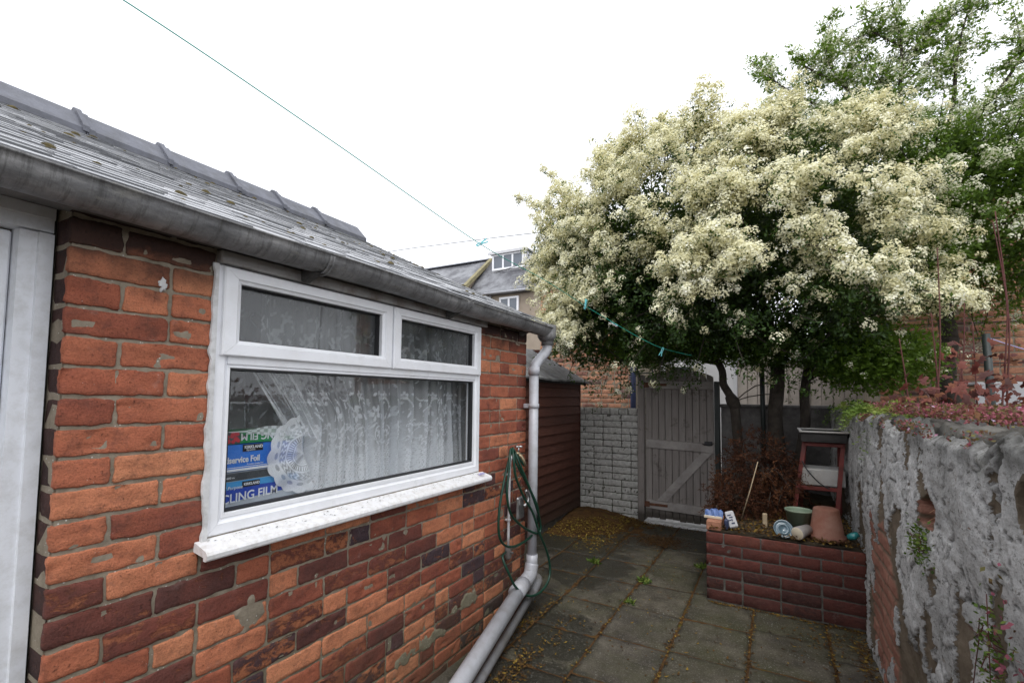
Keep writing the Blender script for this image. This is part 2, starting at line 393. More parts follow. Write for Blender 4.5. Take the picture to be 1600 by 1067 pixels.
def glass_mat(name, tint=(.93, .95, .95), film=0.0):
    n = N(name)
    tr = n.new('ShaderNodeBsdfTransparent'); n.put(tr.inputs[0], tint)
    gl = n.new('ShaderNodeBsdfGlossy'); gl.inputs['Roughness'].default_value = .015
    lw = n.new('ShaderNodeLayerWeight'); lw.inputs[0].default_value = .5
    fres = n.math('ADD', .045, n.math('MULTIPLY', n.math('POWER', lw.outputs['Facing'], 5.0), .95))
    ms = n.new('ShaderNodeMixShader'); n.put(ms.inputs[0], fres); n.put(ms.inputs[1], tr.outputs[0]); n.put(ms.inputs[2], gl.outputs[0])
    out = ms.outputs[0]
    if film:
        d = n.new('ShaderNodeBsdfDiffuse'); n.put(d.inputs[0], (.5, .52, .53))
        m2 = n.new('ShaderNodeMixShader'); n.put(m2.inputs[0], n.math('MULTIPLY', n.rng(n.noise(4, 6), .3, .7), film)); n.put(m2.inputs[1], out); n.put(m2.inputs[2], d.outputs[0]); out = m2.outputs[0]
    return n.end(out)
M['glass'] = glass_mat('window_glass', (.985, .99, .99))
M['glass_dirty'] = glass_mat('hazy_window_glass', (.80, .81, .81), .16)
M['farglass'] = simple('far_window_glass', (.10, .12, .15), .08, .1, 3, 0, spec=.9)
def lace_mat():
    n = N('white_net_lace'); a = n.attr('lace')
    fine = n.rng(n.noise(420, 2, .5), .3, .7, .85, 1.15)
    f = n.math('MULTIPLY', a, fine, True)
    tr = n.new('ShaderNodeBsdfTransparent')
    d = n.new('ShaderNodeBsdfDiffuse'); n.put(d.inputs[0], (.92, .945, .97)); t = n.new('ShaderNodeBsdfTranslucent'); n.put(t.inputs[0], (.84, .88, .95))
    m1 = n.new('ShaderNodeMixShader'); m1.inputs[0].default_value = .25; n.put(m1.inputs[1], d.outputs[0]); n.put(m1.inputs[2], t.outputs[0])
    m2 = n.new('ShaderNodeMixShader'); n.put(m2.inputs[0], f); n.put(m2.inputs[1], tr.outputs[0]); n.put(m2.inputs[2], m1.outputs[0])
    return n.end(m2.outputs[0])
M['lace'] = lace_mat()
def leaf_mat(name, stops, trans=.35, rough=.5, sat=None):
    n = N(name); v = n.attr('v')
    col = n.ramp(v, stops)
    p = n.bsdf(col, rough, spec=.35)
    t = n.new('ShaderNodeBsdfTranslucent'); n.put(t.inputs[0], n.mix(.4, col, (.25, .38, .04)) if trans > .3 else col)
    m = n.new('ShaderNodeMixShader'); m.inputs[0].default_value = trans; n.put(m.inputs[1], p); n.put(m.inputs[2], t.outputs[0])
    return n.end(m.outputs[0])
M['leaf'] = leaf_mat('glossy_green_leaf', [(0, (.010, .020, .006)), (.5, (.022, .050, .010)), (.85, (.055, .12, .018)), (1, (.13, .20, .03))])
M['leaf2'] = leaf_mat('mid_green_leaf', [(0, (.035, .065, .010)), (.5, (.095, .17, .022)), (.85, (.18, .30, .04)), (1, (.28, .38, .06))], .48)
M['leafcore'] = leaf_mat('deep_green_leaf', [(0, (.006, .012, .004)), (1, (.016, .032, .008))], .0, .8)
M['blossom'] = leaf_mat('cream_blossom', [(0, (.52, .48, .23)), (.4, (.74, .70, .43)), (.8, (.89, .87, .64)), (1, (.95, .94, .81))], .25, .8)
M['blossom2'] = leaf_mat('pale_blossom', [(0, (.50, .49, .34)), (.4, (.68, .67, .50)), (.8, (.86, .86, .68)), (1, (.92, .92, .8))], .42, .8)
M['dead'] = leaf_mat('dead_conifer_spray', [(0, (.022, .008, .005)), (.5, (.07, .024, .010)), (.85, (.135, .05, .018)), (1, (.20, .09, .035))], .15, .9)
M['litter'] = leaf_mat('fallen_leaf', [(0, (.035, .018, .008)), (.5, (.11, .055, .012)), (.85, (.26, .17, .025)), (1, (.42, .32, .05))], .1, .8)
M['redleaf'] = leaf_mat('bronze_red_leaf', [(0, (.07, .028, .022)), (.4, (.15, .04, .034)), (.8, (.21, .065, .04)), (1, (.26, .16, .06))], .3, .6)
M['sedum'] = leaf_mat('purple_pink_creeper', [(0, (.09, .035, .03)), (.22, (.14, .13, .035)), (.45, (.25, .06, .075)), (.8, (.38, .12, .17)), (1, (.48, .40, .55))], .2, .7)
M['weed'] = leaf_mat('bright_weed_leaf', [(0, (.05, .09, .015)), (.5, (.12, .2, .03)), (1, (.3, .36, .08))], .3, .6)

# ------------------------------------------------------------------ brick laying
class Bricks:
    """bricks laid on a vertical plane; each has a rough front face with its own outline"""
    def __init__(s, origin, u, nrm, proud=.0015, rough=1.0, nu=9, nv=5):
        s.o = np.array(origin, float); s.u = np.array(u, float); s.n = np.array(nrm, float); s.k = np.array((0, 0, 1.0))
        s.proud = proud; s.rough = rough; s.nu = nu; s.nv = nv; s.V = []; s.F = []; s.t = []; s.sd = []; s.c = 0
    def brick(s, a, b, z0, z1, tone, skirt=.012, out=0.0):
        nu, nv = s.nu, s.nv
        L = b-a; H = z1-z0; sd = random.random()
        uu = np.linspace(0, 1, nu)[None, :].repeat(nv, 0); vv = np.linspace(0, 1, nv)[:, None].repeat(nu, 1)
        # pull the second ring close to the edge
        e = min(.0035/L, .1); uu = np.where(uu == 0, 0, np.where(uu == 1, 1, e+(uu-1/(nu-1))/(1-2/(nu-1))*(1-2*e)))
        e = min(.0035/H, .14); vv = np.where(vv == 0, 0, np.where(vv == 1, 1, e+(vv-1/(nv-1))/(1-2/(nv-1))*(1-2*e)))
        x = a+uu*L; z = z0+vv*H
        q = n3(x*22+sd*50, z*22, sd*31)
        jx = (vnoise(q*1.6, 1)-.5)*.007*s.rough+(vnoise(q*6, 11)-.5)*.0035*s.rough; jz = (vnoise(q*1.6, 2)-.5)*.007*s.rough+(vnoise(q*6, 12)-.5)*.0035*s.rough
        edge = (uu == 0) | (uu == 1) | (vv == 0) | (vv == 1)
        cor = ((uu == 0) | (uu == 1)) & ((vv == 0) | (vv == 1))
        x = x+jx*(1 if True else 0); z = z+jz
        x = x+np.where(cor, np.where(uu == 0, .003, -.003), 0); z = z+np.where(cor, np.where(vv == 0, .003, -.003), 0)
        d = s.proud+out+(vnoise(q*.7, 3)-.5)*.004*s.rough+(vnoise(q*5, 13)-.5)*.0016 - np.where(edge, .0022, 0) - (random.random()*.002)
        chip = sstep(.72, .9, vnoise(q*1.3+9, 4))*.006*s.rough; d = d-chip*(~edge)
        tilt = (random.random()-.5)*.003; d = d+tilt*(vv-.5)
        P = s.o + x[..., None]*s.u + z[..., None]*s.k + d[..., None]*s.n
        base = s.c; s.V.append(P.reshape(-1, 3)); s.c += nu*nv
        ids = np.arange(nu*nv).reshape(nv, nu)+base
        F = np.stack([ids[:-1, :-1], ids[:-1, 1:], ids[1:, 1:], ids[1:, :-1]], -1).reshape(-1, 4)
        ring = np.concatenate([ids[0, :], ids[1:, -1], ids[-1, -2::-1], ids[-2:0:-1, 0]])
        R = P.reshape(-1, 3)[ring-base] - s.n*skirt
        s.V.append(R); r2 = np.arange(len(ring))+s.c; s.c += len(ring)
        G = np.stack([np.roll(ring, -1), ring, r2, np.roll(r2, -1)], -1)
        F = np.concatenate([F, G]); s.F.append(F); s.t.append(np.full(len(F), tone)); s.sd.append(np.full(len(F), sd))
    def fill(s, a, b, z0, z1, start_half, tonef, L=.225, j=.0095, header=.18, skirt=.012, ends=(0, 0)):
        x = a; first = True
        while x < b-.02:
            w = L/2 if (first and start_half) or (not first and random.random() < header) else L
            if b-(x+w) < .05: w = b-x
            x1 = min(x+w, b)
            jj = j/2
            s.brick(x+(jj if x > a+1e-6 else 0), x1-(jj if x1 < b-1e-6 else 0), z0+jj, z1-jj, tonef((x+x1)/2, (z0+z1)/2), skirt)
            x = x1; first = False
    def build(s, name, mat, parent, smooth=False):
        V = np.concatenate(s.V); F = np.concatenate(s.F)
        # flip if facing wrong way
        return npmesh(name, V, F, mat, parent, smooth, fattrs={'tone': np.concatenate(s.t), 'seed': np.concatenate(s.sd)})

def mortar_sheet(name, origin, u, nrm, a, b, z0, z1, holes, mat, parent, step=.009, amp=.0019, patches=()):
    """rough mortar face as a grid on the wall plane, leaving out cells in holes"""
    o = np.array(origin, float); u = np.array(u, float); nn = np.array(nrm, float)
    xs = np.arange(a, b+step*.5, step); zs = np.arange(z0, z1+step*.5, step); xs[-1] = b; zs[-1] = z1
    for h in holes:
        for q in (h[0], h[1]): xs[np.argmin(abs(xs-q))] = q
        for q in (h[2], h[3]): zs[np.argmin(abs(zs-q))] = q
    X, Z = np.meshgrid(xs, zs); D = (fbm(n3(X*45, Z*45, 0), 3, 8)-.5)*amp*2-.0016
    for (cx, cz, rx, rz) in patches:
        q = np.hypot((X-cx)/rx, (Z-cz)/rz)+(fbm(n3(X*16, Z*22, cx), 5, 18)-.5)*1.5; D = D+sstep(1.0, .72, q)*.0055+sstep(1.0, .9, q)*.0012
    P = o + X[..., None]*u + Z[..., None]*np.array((0, 0, 1.)) + D[..., None]*nn
    ids = np.arange(X.size).reshape(X.shape)
    F = np.stack([ids[:-1, :-1], ids[:-1, 1:], ids[1:, 1:], ids[1:, :-1]], -1).reshape(-1, 4)
    cx = ((X[:-1, :-1]+X[1:, 1:])/2).ravel(); cz = ((Z[:-1, :-1]+Z[1:, 1:])/2).ravel(); keep = np.ones(len(F), bool)
    for h in holes: keep &= ~((cx > h[0]) & (cx < h[1]) & (cz > h[2]) & (cz < h[3]))
    return npmesh(name, P.reshape(-1, 3), F[keep], mat, parent, True)

def text_mesh(name, txt, size, mat, parent, y, z, x, sx=1.0, rot=0.0, bold=0.0, shear=0.0, arc=None):
    """lettering facing +x, read towards +y"""
    cu = bpy.data.curves.new(name, 'FONT'); cu.body = txt; cu.size = size; cu.extrude = .0006; cu.offset = bold; cu.shear = shear; cu.align_x = 'LEFT'; cu.resolution_u = 3
    t = bpy.data.objects.new('tmp', cu); COL.objects.link(t)
    dg = bpy.context.evaluated_depsgraph_get(); me = bpy.data.meshes.new_from_object(t.evaluated_get(dg))
    bpy.data.objects.remove(t)
    a = np.empty(len(me.vertices)*3, dtype=np.float32); me.vertices.foreach_get('co', a); a = a.reshape(-1, 3)
    a[:, 0] *= sx
    if rot:
        w = a[:, 0].max(); h = size*.7
        a[:, 0] = w-a[:, 0]; a[:, 1] = h-a[:, 1]
    if arc: a[:, 1] += arc*(a[:, 0])
    b = np.stack([x+a[:, 2], y+a[:, 0], z+a[:, 1]], -1).astype(np.float32)
    me.vertices.foreach_set('co', b.ravel()); me.update(); me.materials.clear(); me.name = name
    return make(name, me, mat, parent)
# =================================================================== brick outhouse
house = empty('brick_outhouse', (0, 1.6, 0), 'long low red brick outhouse with slate roof, gutter and white window', 'outhouse')
def tone_house(x, z):
    r = random.random()
    if z < .97 and x > .75:
        return random.choice([.03, .1, .2, .42, .55, .64, .72, .78, .84, .92, .98, .12]) if r < .95 else .4
    if x > 2.2: return random.choice([.08, .2, .3, .35, .45, .5, .6])
    return random.choice([.05, .15, .2, .28, .34, .4, .44, .52]) if z > .9 else random.choice([.05, .15, .3, .4, .66, .72])
YA, YB = .452, 2.87
def course(k): return .012+.075*k-.05
bk = Bricks((0, 0, 0), (0, 1, 0), (1, 0, 0), nu=19, nv=9)
for k in range(0, 26):
    z0, z1 = course(k), course(k+1); half = k % 2 == 0
    if k == 25: z1 = z0+.03
    zc = (z0+z1)/2
    if zc > .965 and zc < 1.86:
        bk.fill(YA, .795, z0, z1, half, tone_house, header=.25)
        bk.fill(2.295, YB, z0, z1, not half, tone_house, header=.2)
    else:
        bk.fill(YA, YB, z0, z1, half, tone_house, header=.22)
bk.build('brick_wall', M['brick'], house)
mortar_sheet('mortar_face', (-.003, 0, 0), (0, 1, 0), (1, 0, 0), YA+.006, YB-.006, -.06, 1.865, [(.80, 2.285, .965, 1.845)], M['mortar'], house, .006, patches=[(.95, .69, .055, .05), (2.2, .27, .13, .04), (1.85, .20, .18, .04)])
# returns of the wall: reveal beside the door and the far gable end
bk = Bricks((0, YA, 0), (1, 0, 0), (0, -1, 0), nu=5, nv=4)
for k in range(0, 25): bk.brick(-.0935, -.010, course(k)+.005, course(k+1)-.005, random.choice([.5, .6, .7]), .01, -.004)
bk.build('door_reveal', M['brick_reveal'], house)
MB().box(-.10, -.012, YA+.004, YA+.30, -.05, 1.86).box(-.10, -.012, YA+.30, 2.3, -.05, .955).build('wall_core', M['mortar'], house)
bk = Bricks((0, YB, 0), (-1, 0, 0), (0, 1, 0), nu=7, nv=4)
for k in range(0, 37):
    w = 3.62 if k < 25 else 3.62; z0 = course(k)
    top = z0+.075
    if top < 1.90: bk.fill(.012, 3.62, z0, top, k % 2 == 1, lambda a, b: random.choice([.3, .4, .5, .6, .7]))
    else:
        inset = (top-1.90)/.49
        if 3.6-2*inset > .3: bk.fill(.05+inset, 3.58-inset, z0, top, k % 2 == 1, lambda a, b: random.choice([.3, .4, .5, .6, .7]))
bk.build('gable_wall', M['brick'], house)
MB().prism([(-3.62, -.05), (-.02, -.05), (-.02, 1.88), (-1.8, 2.76), (-3.62, 1.88)], YB-.10, YB-.003, 'y').build('gable_core', M['mortar'], house)
# rear and near walls of the building
MB().box(-3.72, -3.62, -3.0, YB-.003, -.05, 1.88).box(-3.62, -.10, -3.1, -3.0, -.05, 1.88).build('rear_wall', M['render_cream'], house)
# room behind the window
rm = MB()
rm.box(-1.9, -1.86, .2, 2.75, .1, 2.0).box(-1.86, -.10, .16, .2, .1, 2.0).box(-1.86, -.10, 2.72, 2.76, .1, 2.0).box(-1.86, -.10, .2, 2.72, 1.96, 2.0).box(-1.86, -.10, .2, 2.72, .06, .1)
rm.build('room_lining', M['room'], house)
MB().box(-.34, -.101, .7, 2.6, .955, .985, .004).build('inner_sill', M['roomsill'], house)
MB().box(-.099, -.012, .755, .80, .965, 1.86).build('window_reveal', M['room'], house); MB().box(-.099, -.012, 2.29, 2.4, .965, 1.86).build('window_reveal', M['room'], house)

# mortar repairs on the brick face
def blob(y, z, ry, rz, seed, name='mortar_patch', mat='mortar', th=.010, x=.0):
    n = 40; V = [(x+th, y, z)]; F = []
    for ring, f in ((0, .55), (1, .95), (2, 1.0)):
        for i in range(n):
            a = 2*math.pi*i/n; r = 1+1.1*(float(fbm(np.array([math.cos(a)*2.2+seed, math.sin(a)*2.2, seed]), 5, 3))-.5)*2
            V.append((x+(th, th*.8, -.004)[ring]+(.002*random.random() if ring < 2 else 0), y+ry*f*r*math.cos(a), z+rz*f*r*math.sin(a)))
    for i in range(n): F.append((0, 1+i, 1+(i+1) % n))
    for r in (0, 1):
        for i in range(n): F.append((1+r*n+i, 1+(r+1)*n+i, 1+(r+1)*n+(i+1) % n, 1+r*n+(i+1) % n))
    return MB().add(V, F, True).build(name, M[mat], house)
M['patch'] = simple('grey_cement_patch', (.30, .28, .25), .95, .2, 25, .003, 80, dirt=(.14, .13, .11), dirt_amt=.7, dscale=14)
blob(.655, 1.70, .010, .018, 2.6, 'paint_splash', 'whitestrip', .005)
# wavy white band of paint beside the window
V = []; F = []; n = 90
for i in range(n+1):
    z = .955+(1.80-.955)*i/n; w = .797-.012*float(fbm(np.array([z*9, 1, 1]), 4, 6))-.009*float(vnoise(np.array([z*38, 3, 1]), 6))
    for (yy, xx) in ((w, .002), (w+.002, .0085), (.803, .0085), (.806, -.02)): V.append((xx, yy, z))
for i in range(n):
    for k in range(3): F.append((i*4+k, i*4+k+1, (i+1)*4+k+1, (i+1)*4+k))
MB().add(V, F).build('white_paint_band', M['whitestrip'], house)

# ---------------------------------------------------- window
def rect_frame(mb, x0, x1, y0, y1, z0, z1, w, bev=.004, wb=None, wt=None):
    """four mitred bars; each bar has a rounded outer and sloping inner edge"""
    wb = wb or w; wt = wt or w
    prof = [(0, x0), (0, x1-bev), (bev/w, x1), (.72, x1), (.80, x1-.006), (1.0, x1-.010), (1.0, x0)]   # (t across width, x)
    def pt(t, c):   # c corner index, t 0 outer..1 inner
        yy = (y0+w*t, y1-w*t)[c in (1, 2)]; zz = (z0+wb*t, z1-wt*t)[c in (2, 3)]
        return yy, zz
    n = len(prof)
    for c in range(4):
        d = (c+1) % 4
        V = []
        for (t, x) in prof: yy, zz = pt(t, c); V.append((x, yy, zz))
        for (t, x) in prof: yy, zz = pt(t, d); V.append((x, yy, zz))
        # hairline gap at the mitre
        e = .0004
        cy = (V[0][1]+V[n][1])/2; cz = (V[0][2]+V[n][2])/2
        V = [(p[0], p[1]+(e if p[1] < cy else -e) if c in (0, 2) else p[1], p[2]+(e if p[2] < cz else -e) if c in (1, 3) else p[2]) for p in V]
        F = [(i, (i+1) % n, n+(i+1) % n, n+i) for i in range(n)] + [tuple(range(n-1, -1, -1)), tuple(range(n, 2*n))]
        mb.add(V, F)
WX = .004
win = MB(); rect_frame(win, -.062, WX-.004, .803, 2.292, .966, 1.801, .045)
win_o = win.build('window', M['upvc'], house); win_o['label'] = 'white plastic window with two top openers over one wide pane'
fr = MB()
fr.box(-.06, WX-.006, .848, 2.247, 1.490, 1.528, .003)
fr.box(-.06, WX-.006, 1.551, 1.563, 1.528, 1.756, .002)
rect_frame(fr, -.055, WX-.010, .848, 2.247, 1.011, 1.490, .012, .002, .018, .012)
fr.build('frame', M['upvc'], win_o)
for (a, b) in ((.818, 1.553), (1.563, 2.276)):
    m = MB(); rect_frame(m, -.012, WX+.012, a, b, 1.517, 1.796, .056, .004, .050, .046)
    so = m.build('opening_sash', M['upvc'], win_o)
g = MB()
rect_frame(g, -.034, -.010, .873, 1.498, 1.566, 1.751, .006, .001); rect_frame(g, -.034, -.010, 1.618, 2.221, 1.566, 1.751, .006, .001); rect_frame(g, -.04, -.012, .859, 2.236, 1.028, 1.479, .007, .001)
g.build('gasket', M['gasket'], win_o)
MB().box(-.034, -.030, .876, 1.496, 1.568, 1.749).box(-.034, -.030, 1.62, 2.219, 1.568, 1.749).build('top_pane', M['glass_dirty'], win_o)
MB().box(-.040, -.036, .862, 2.234, 1.03, 1.477).build('wide_pane', M['glass'], win_o)
# sill: sloping board with rounded nose
s = MB(); s.prism([(-.02, .966), (-.02, .935), (.050, .925), (.050, .915), (.064, .915), (.068, .920), (.070, .932), (.066, .940), (.060, .944)], .772, 2.325, 'y'); s.build('sill', M['sill'], win_o)
lit = np.random.RandomState(3)
V = []; F = []
for i in range(150):
    y = .80+1.48*lit.rand(); x = .006+.045*lit.rand()**1.6; z = .966-(x+.02)*.266+.0012; r = .0012+.003*lit.rand()**3; a = lit.rand()*3
    c, s_ = math.cos(a)*r, math.sin(a)*r; b = len(V); V += [(x+c, y+s_, z), (x-s_, y+c*1.6, z+.0008), (x-c, y-s_, z), (x+s_, y-c*1.6, z+.0005)]; F.append((b, b+1, b+2, b+3))
MB().add(V, F).build('sill_debris', M['cement'], win_o)['kind'] = 'stuff'
# board over the window and fascia
MB().box(-.02, .022, .80, 2.335, 1.803, 1.842, .004).build('head_board', M['fascia'], house, .003)
MB().box(-.03, .034, -1.2, 2.90, 1.846, 1.905, .004).build('fascia_board', M['fascia_dark'], house, .004)
MB().box(-.30, .010, -1.2, YA+.02, 1.862, 1.90).box(-.30, -.132, -1.2, YA+.02, -.05, 1.861).build('soffit', M['fascia_dark'], house)

# ---------------------------------------------------- door frame on the near side
d = MB()
yR = .449
d.prism([(-.13, yR), (-.085, yR), (-.085, yR-.028), (-.092, yR-.030), (-.092, yR-.062), (-.112, yR-.066), (-.13, yR-.066)], 0, 1.7945, 'z')
d.prism([(-.13, 1.861), (-.085, 1.861), (-.085, 1.833), (-.092, 1.831), (-.092, 1.80), (-.112, 1.795), (-.13, 1.795)], -.6, yR, 'y')
do = d.build('door', M['upvc_door'], house); do['label'] = 'white plastic door in its frame beside the brick corner'
p = MB(); p.box(-.155, -.118, -.55, yR-.068, .04, 1.79, .004)
for z0, z1 in ((.12, .85), (.95, 1.70)): rect_frame(p, -.118, -.108, -.45, yR-.11, z0, z1, .03, .003)
p.build('door_leaf', M['upvc_door'], do)
MB().box(-.1315, -.0935, yR+.0005, yR+.0025, 0, 1.86).build('sealant', M['cement'], do)

# ---------------------------------------------------- gutter
def gutter():
    m = MB(); R = .058; cx, cz = .098, 1.882; seg = 12
    ys = [-1.2, .35, 1.09, 1.95, 2.6, 3.02]
    V = []; F = []
    ringo = [(math.cos(math.pi+math.pi*k/seg)*R, math.sin(math.pi+math.pi*k/seg)*R) for k in range(seg+1)]
    ringi = [(p[0]*.93, p[1]*.93) for p in ringo][::-1]
    lip = [(R+.004, .004)]
    prof = ringo + [(R+.004, .001), (R+.004, .006), (R*.93, .006)] + ringi[1:] + []
    n = len(prof); yy = np.linspace(-1.2, 3.02, 60)
    for y in yy:
        dz = .006*math.sin(y*1.7)+.003*math.sin(y*5+1)-.002
        for p in prof: V.append((cx+p[0], y, cz+p[1]+dz))
    for i in range(len(yy)-1):
        for k in range(n): F.append((i*n+k, i*n+(k+1) % n, (i+1)*n+(k+1) % n, (i+1)*n+k))
    m.add(V, F, True); m.add([V[-n+k] for k in range(seg+1)], [tuple(range(seg+1))])
    return m.build('gutter', M['gutter'], house)
go = gutter()
def collar(y, w, grow=.005):
    m = MB()
    for k, (a, b, g) in enumerate(((y-w/2, y-w/6, grow), (y-w/6, y+w/6, grow*.5), (y+w/6, y+w/2, grow))):
        pts = [(.098+math.cos(math.pi+math.pi*i/12)*(.058+g), 1.882+math.sin(math.pi+math.pi*i/12)*(.058+g)) for i in range(13)]
        pin = [(.098+math.cos(math.pi+math.pi*i/12)*.0578, 1.882+math.sin(math.pi+math.pi*i/12)*.0578) for i in range(13)][::-1]
        poly = pts+pin
        n = len(poly); V = [(p[0], a, p[1]) for p in poly]+[(p[0], b, p[1]) for p in poly]
        F = [(i, (i+1) % n, n+(i+1) % n, n+i) for i in range(n)]
        for i in range(12): F += [(i, i+1, n-2-i, n-1-i), (n+i+1, n+i, 2*n-1-i, 2*n-2-i)]
        m.add(V, F, False)
    return m
for y, w in ((1.10, .020), (1.955, .055), (-.2, .03)): collar(y, w).build('joint_collar', M['gutter'], go)
for y in (1.085, 1.93, .2, 2.72):
    m = MB(); m.prism([(.030, 1.895), (.030, 1.80), (.045, 1.797), (.085, 1.815), (.12, 1.822), (.098, 1.828), (.050, 1.86)], y-.012, y+.012, 'y'); m.build('gutter_bracket', M['cement'], go)
# outlet and swan neck
m = MB()
m.tube([(.098, 3.0, 1.84), (.098, 3.0, 1.76)], .043, 16)
m.lathe([(0, 1.900), (.066, 1.900), (.066, 1.82), (.055, 1.80), (.045, 1.79)], (.098, 2.99, 0), 20)
m.build('outlet', M['gutter'], go)
m = MB(); R = .032
pts = catmull([(.098, 3.0, 1.80), (.098, 3.0, 1.755), (.094, 2.985, 1.715), (.078, 2.90, 1.645), (.070, 2.86, 1.60), (.070, 2.85, 1.55)], 6)
m.tube(pts, R+.002, 16); m.tube([(.070, 2.85, 1.60), (.070, 2.85, 1.545)], R+.007, 16)
m.tube([(.070, 2.85, 1.56), (.075, 2.83, .24)], R, 20)
for z in (1.35,): m.tube([(.070, 2.848, z), (.070, 2.848, z-.03)], R+.005, 18); m.box(-.0, .04, 2.83, 2.87, z-.03, z, .003)
m.tube([(.074, 2.832, .36), (.075, 2.83, .27)], R+.006, 18)
m.build('downpipe', M['pipe'], house)

# ---------------------------------------------------- slate roof
eave = np.array((.085, 0, 1.908)); ridge = np.array((-1.815, 0, 2.815)); sl = ridge-eave; SL = np.linalg.norm(sl); sd_ = sl/SL; up = np.array((-sd_[2], 0, sd_[0])) if sd_[0] > 0 else np.array((sd_[2], 0, -sd_[0]))
V = []; F = []; seeds = []
rows = 27; gauge = SL/rows
def slate(y0, y1, s0, s1, lift, sd):
    b = len(V); th = .006+.003*random.random()
    jy = [(random.random()-.5)*.006 for _ in range(4)]; js = [(random.random()-.5)*.016 for _ in range(4)]
    crop = random.random() < .12
    for t in (0, 1):
        for i, (yy, ss) in enumerate(((y0, s0), ((y0+y1)/2, s0), (y1, s0), (y1, s1), (y0, s1))):
            l = lift if ss == s0 else .001
            q = js[i % 4] if ss == s0 else 0
            if crop and i == (0 if sd < .5 else 2): q += .02
            p = eave+sd_*(ss+q)+up*(l+th*t)+np.array((0, yy+jy[i % 4], 0)); V.append(tuple(p))
    F.extend([(b+5, b+6, b+7, b+8, b+9), (b+4, b+3, b+2, b+1, b), (b, b+1, b+6, b+5), (b+1, b+2, b+7, b+6), (b+2, b+3, b+8, b+7), (b+3, b+4, b+9, b+8), (b+4, b, b+5, b+9)])
    seeds.extend([sd]*7)
for r in range(rows):
    w = .205; y = 2.965-(w/2 if r % 2 else 0)+random.uniform(-.012, .014)
    y1 = 2.965+random.uniform(-.02, .015)
    while y > -1.3:
        lift = .0075+.005*random.random()**2+(.012*random.random() if random.random() < .03 else 0)
        slate(y-w+.004 if y1 > 2.9 else y1-w+.003, y1, r*gauge-.045, r*gauge+gauge*1.9, lift, random.random())
        y1 = (y-w) if y1 > 2.9 else y1-w; y = y1
        w = random.uniform(.16, .25)
m = MB(); m.v = [tuple(map(float, p)) for p in V]; m.f = F; m.sm = [False]*len(F); m.fa = {'seed': seeds}
roof = m.build('slate_roof', M['slate'], house)
MB().add([tuple(eave-up*.006+np.array((0, y, 0))) for y in (-1.3, 2.93)]+[tuple(ridge-up*.006+np.array((0, y, 0))) for y in (2.93, -1.3)] +
         [tuple(eave-up*.03+np.array((-.06, y, 0))) for y in (-1.3, 2.93)]+[tuple(ridge-up*.03+np.array((0, y, 0))) for y in (2.93, -1.3)],
         [(0, 1, 2, 3), (7, 6, 5, 4), (0, 4, 5, 1), (1, 5, 6, 2), (2, 6, 7, 3), (3, 7, 4, 0)]).build('roof_deck', M['blackwood'], roof)
MB().prism([(-1.83, 2.82), (-3.75, 1.90), (-3.75, 1.87), (-1.83, 2.78)], -1.3, 2.96, 'y').build('rear_roof_slope', M['slate'], roof)
# ridge tiles (angular) with raised collars
edges = [2.95, 2.51, 2.15, 1.81, 1.39, .99, .58, .16, -.26, -.68, -1.1]
for i in range(len(edges)-1):
    y1, y0 = edges[i], edges[i+1]
    m = MB(); R0, R1 = ridge[2]+.035, .0
    def ang(a0, a1, g, m=m):
        cx, cz = ridge[0], ridge[2]+.112+g
        o = [(cx-.150, cz-.135), (cx-.03, cz-.012), (cx, cz), (cx+.03, cz-.012), (cx+.150+g*.4, cz-.135-g*.4)]
        inn = [(p[0], p[1]-.030) for p in o][::-1]
        m.prism(o+inn, a0, a1, 'y')
    ang(y0+.004, y1, 0); ang(y0-.014, y0+.012, .022); ang(y0+.012, y0+.04, .008)
    t = m.build('ridge_tile', M['ridge'], roof)
MB().box(ridge[0]-.13, ridge[0]+.149, -1.1, 2.93, ridge[2]-.085, ridge[2]-.045).build('ridge_shadow_bedding', M['blackwood'], roof, .02)  # near-black bedding strip paints the shadow line beneath the ridge tiles
# moss cushions lodged between slates
rs = np.random.RandomState(5); m = MB()
for i in range(110):
    y = -1+3.9*rs.rand(); s_ = SL*rs.rand()**1.2*.95; r = .004+.011*rs.rand()**2.2
    p = eave+sd_*s_+up*(.022)+np.array((0, y, 0))
    V2 = []; F2 = []
    for a in range(3):
        for k in range(6):
            t = k/6*6.283; rr = r*(1, .8, .25)[a]*(.8+.5*rs.rand()); V2.append(tuple(p+np.array((0, 1, 0))*math.cos(t)*rr*1.5+sd_*math.sin(t)*rr+up*(0, .5, .9)[a]*r*.8))
    for a in range(2):
        for k in range(6): F2.append((a*6+k, a*6+(k+1) % 6, a*6+6+(k+1) % 6, a*6+6+k))
    F2.append(tuple(range(12, 18))); m.add(V2, F2, True)
mo = m.build('moss', M['moss'], roof); mo['kind'] = 'stuff'

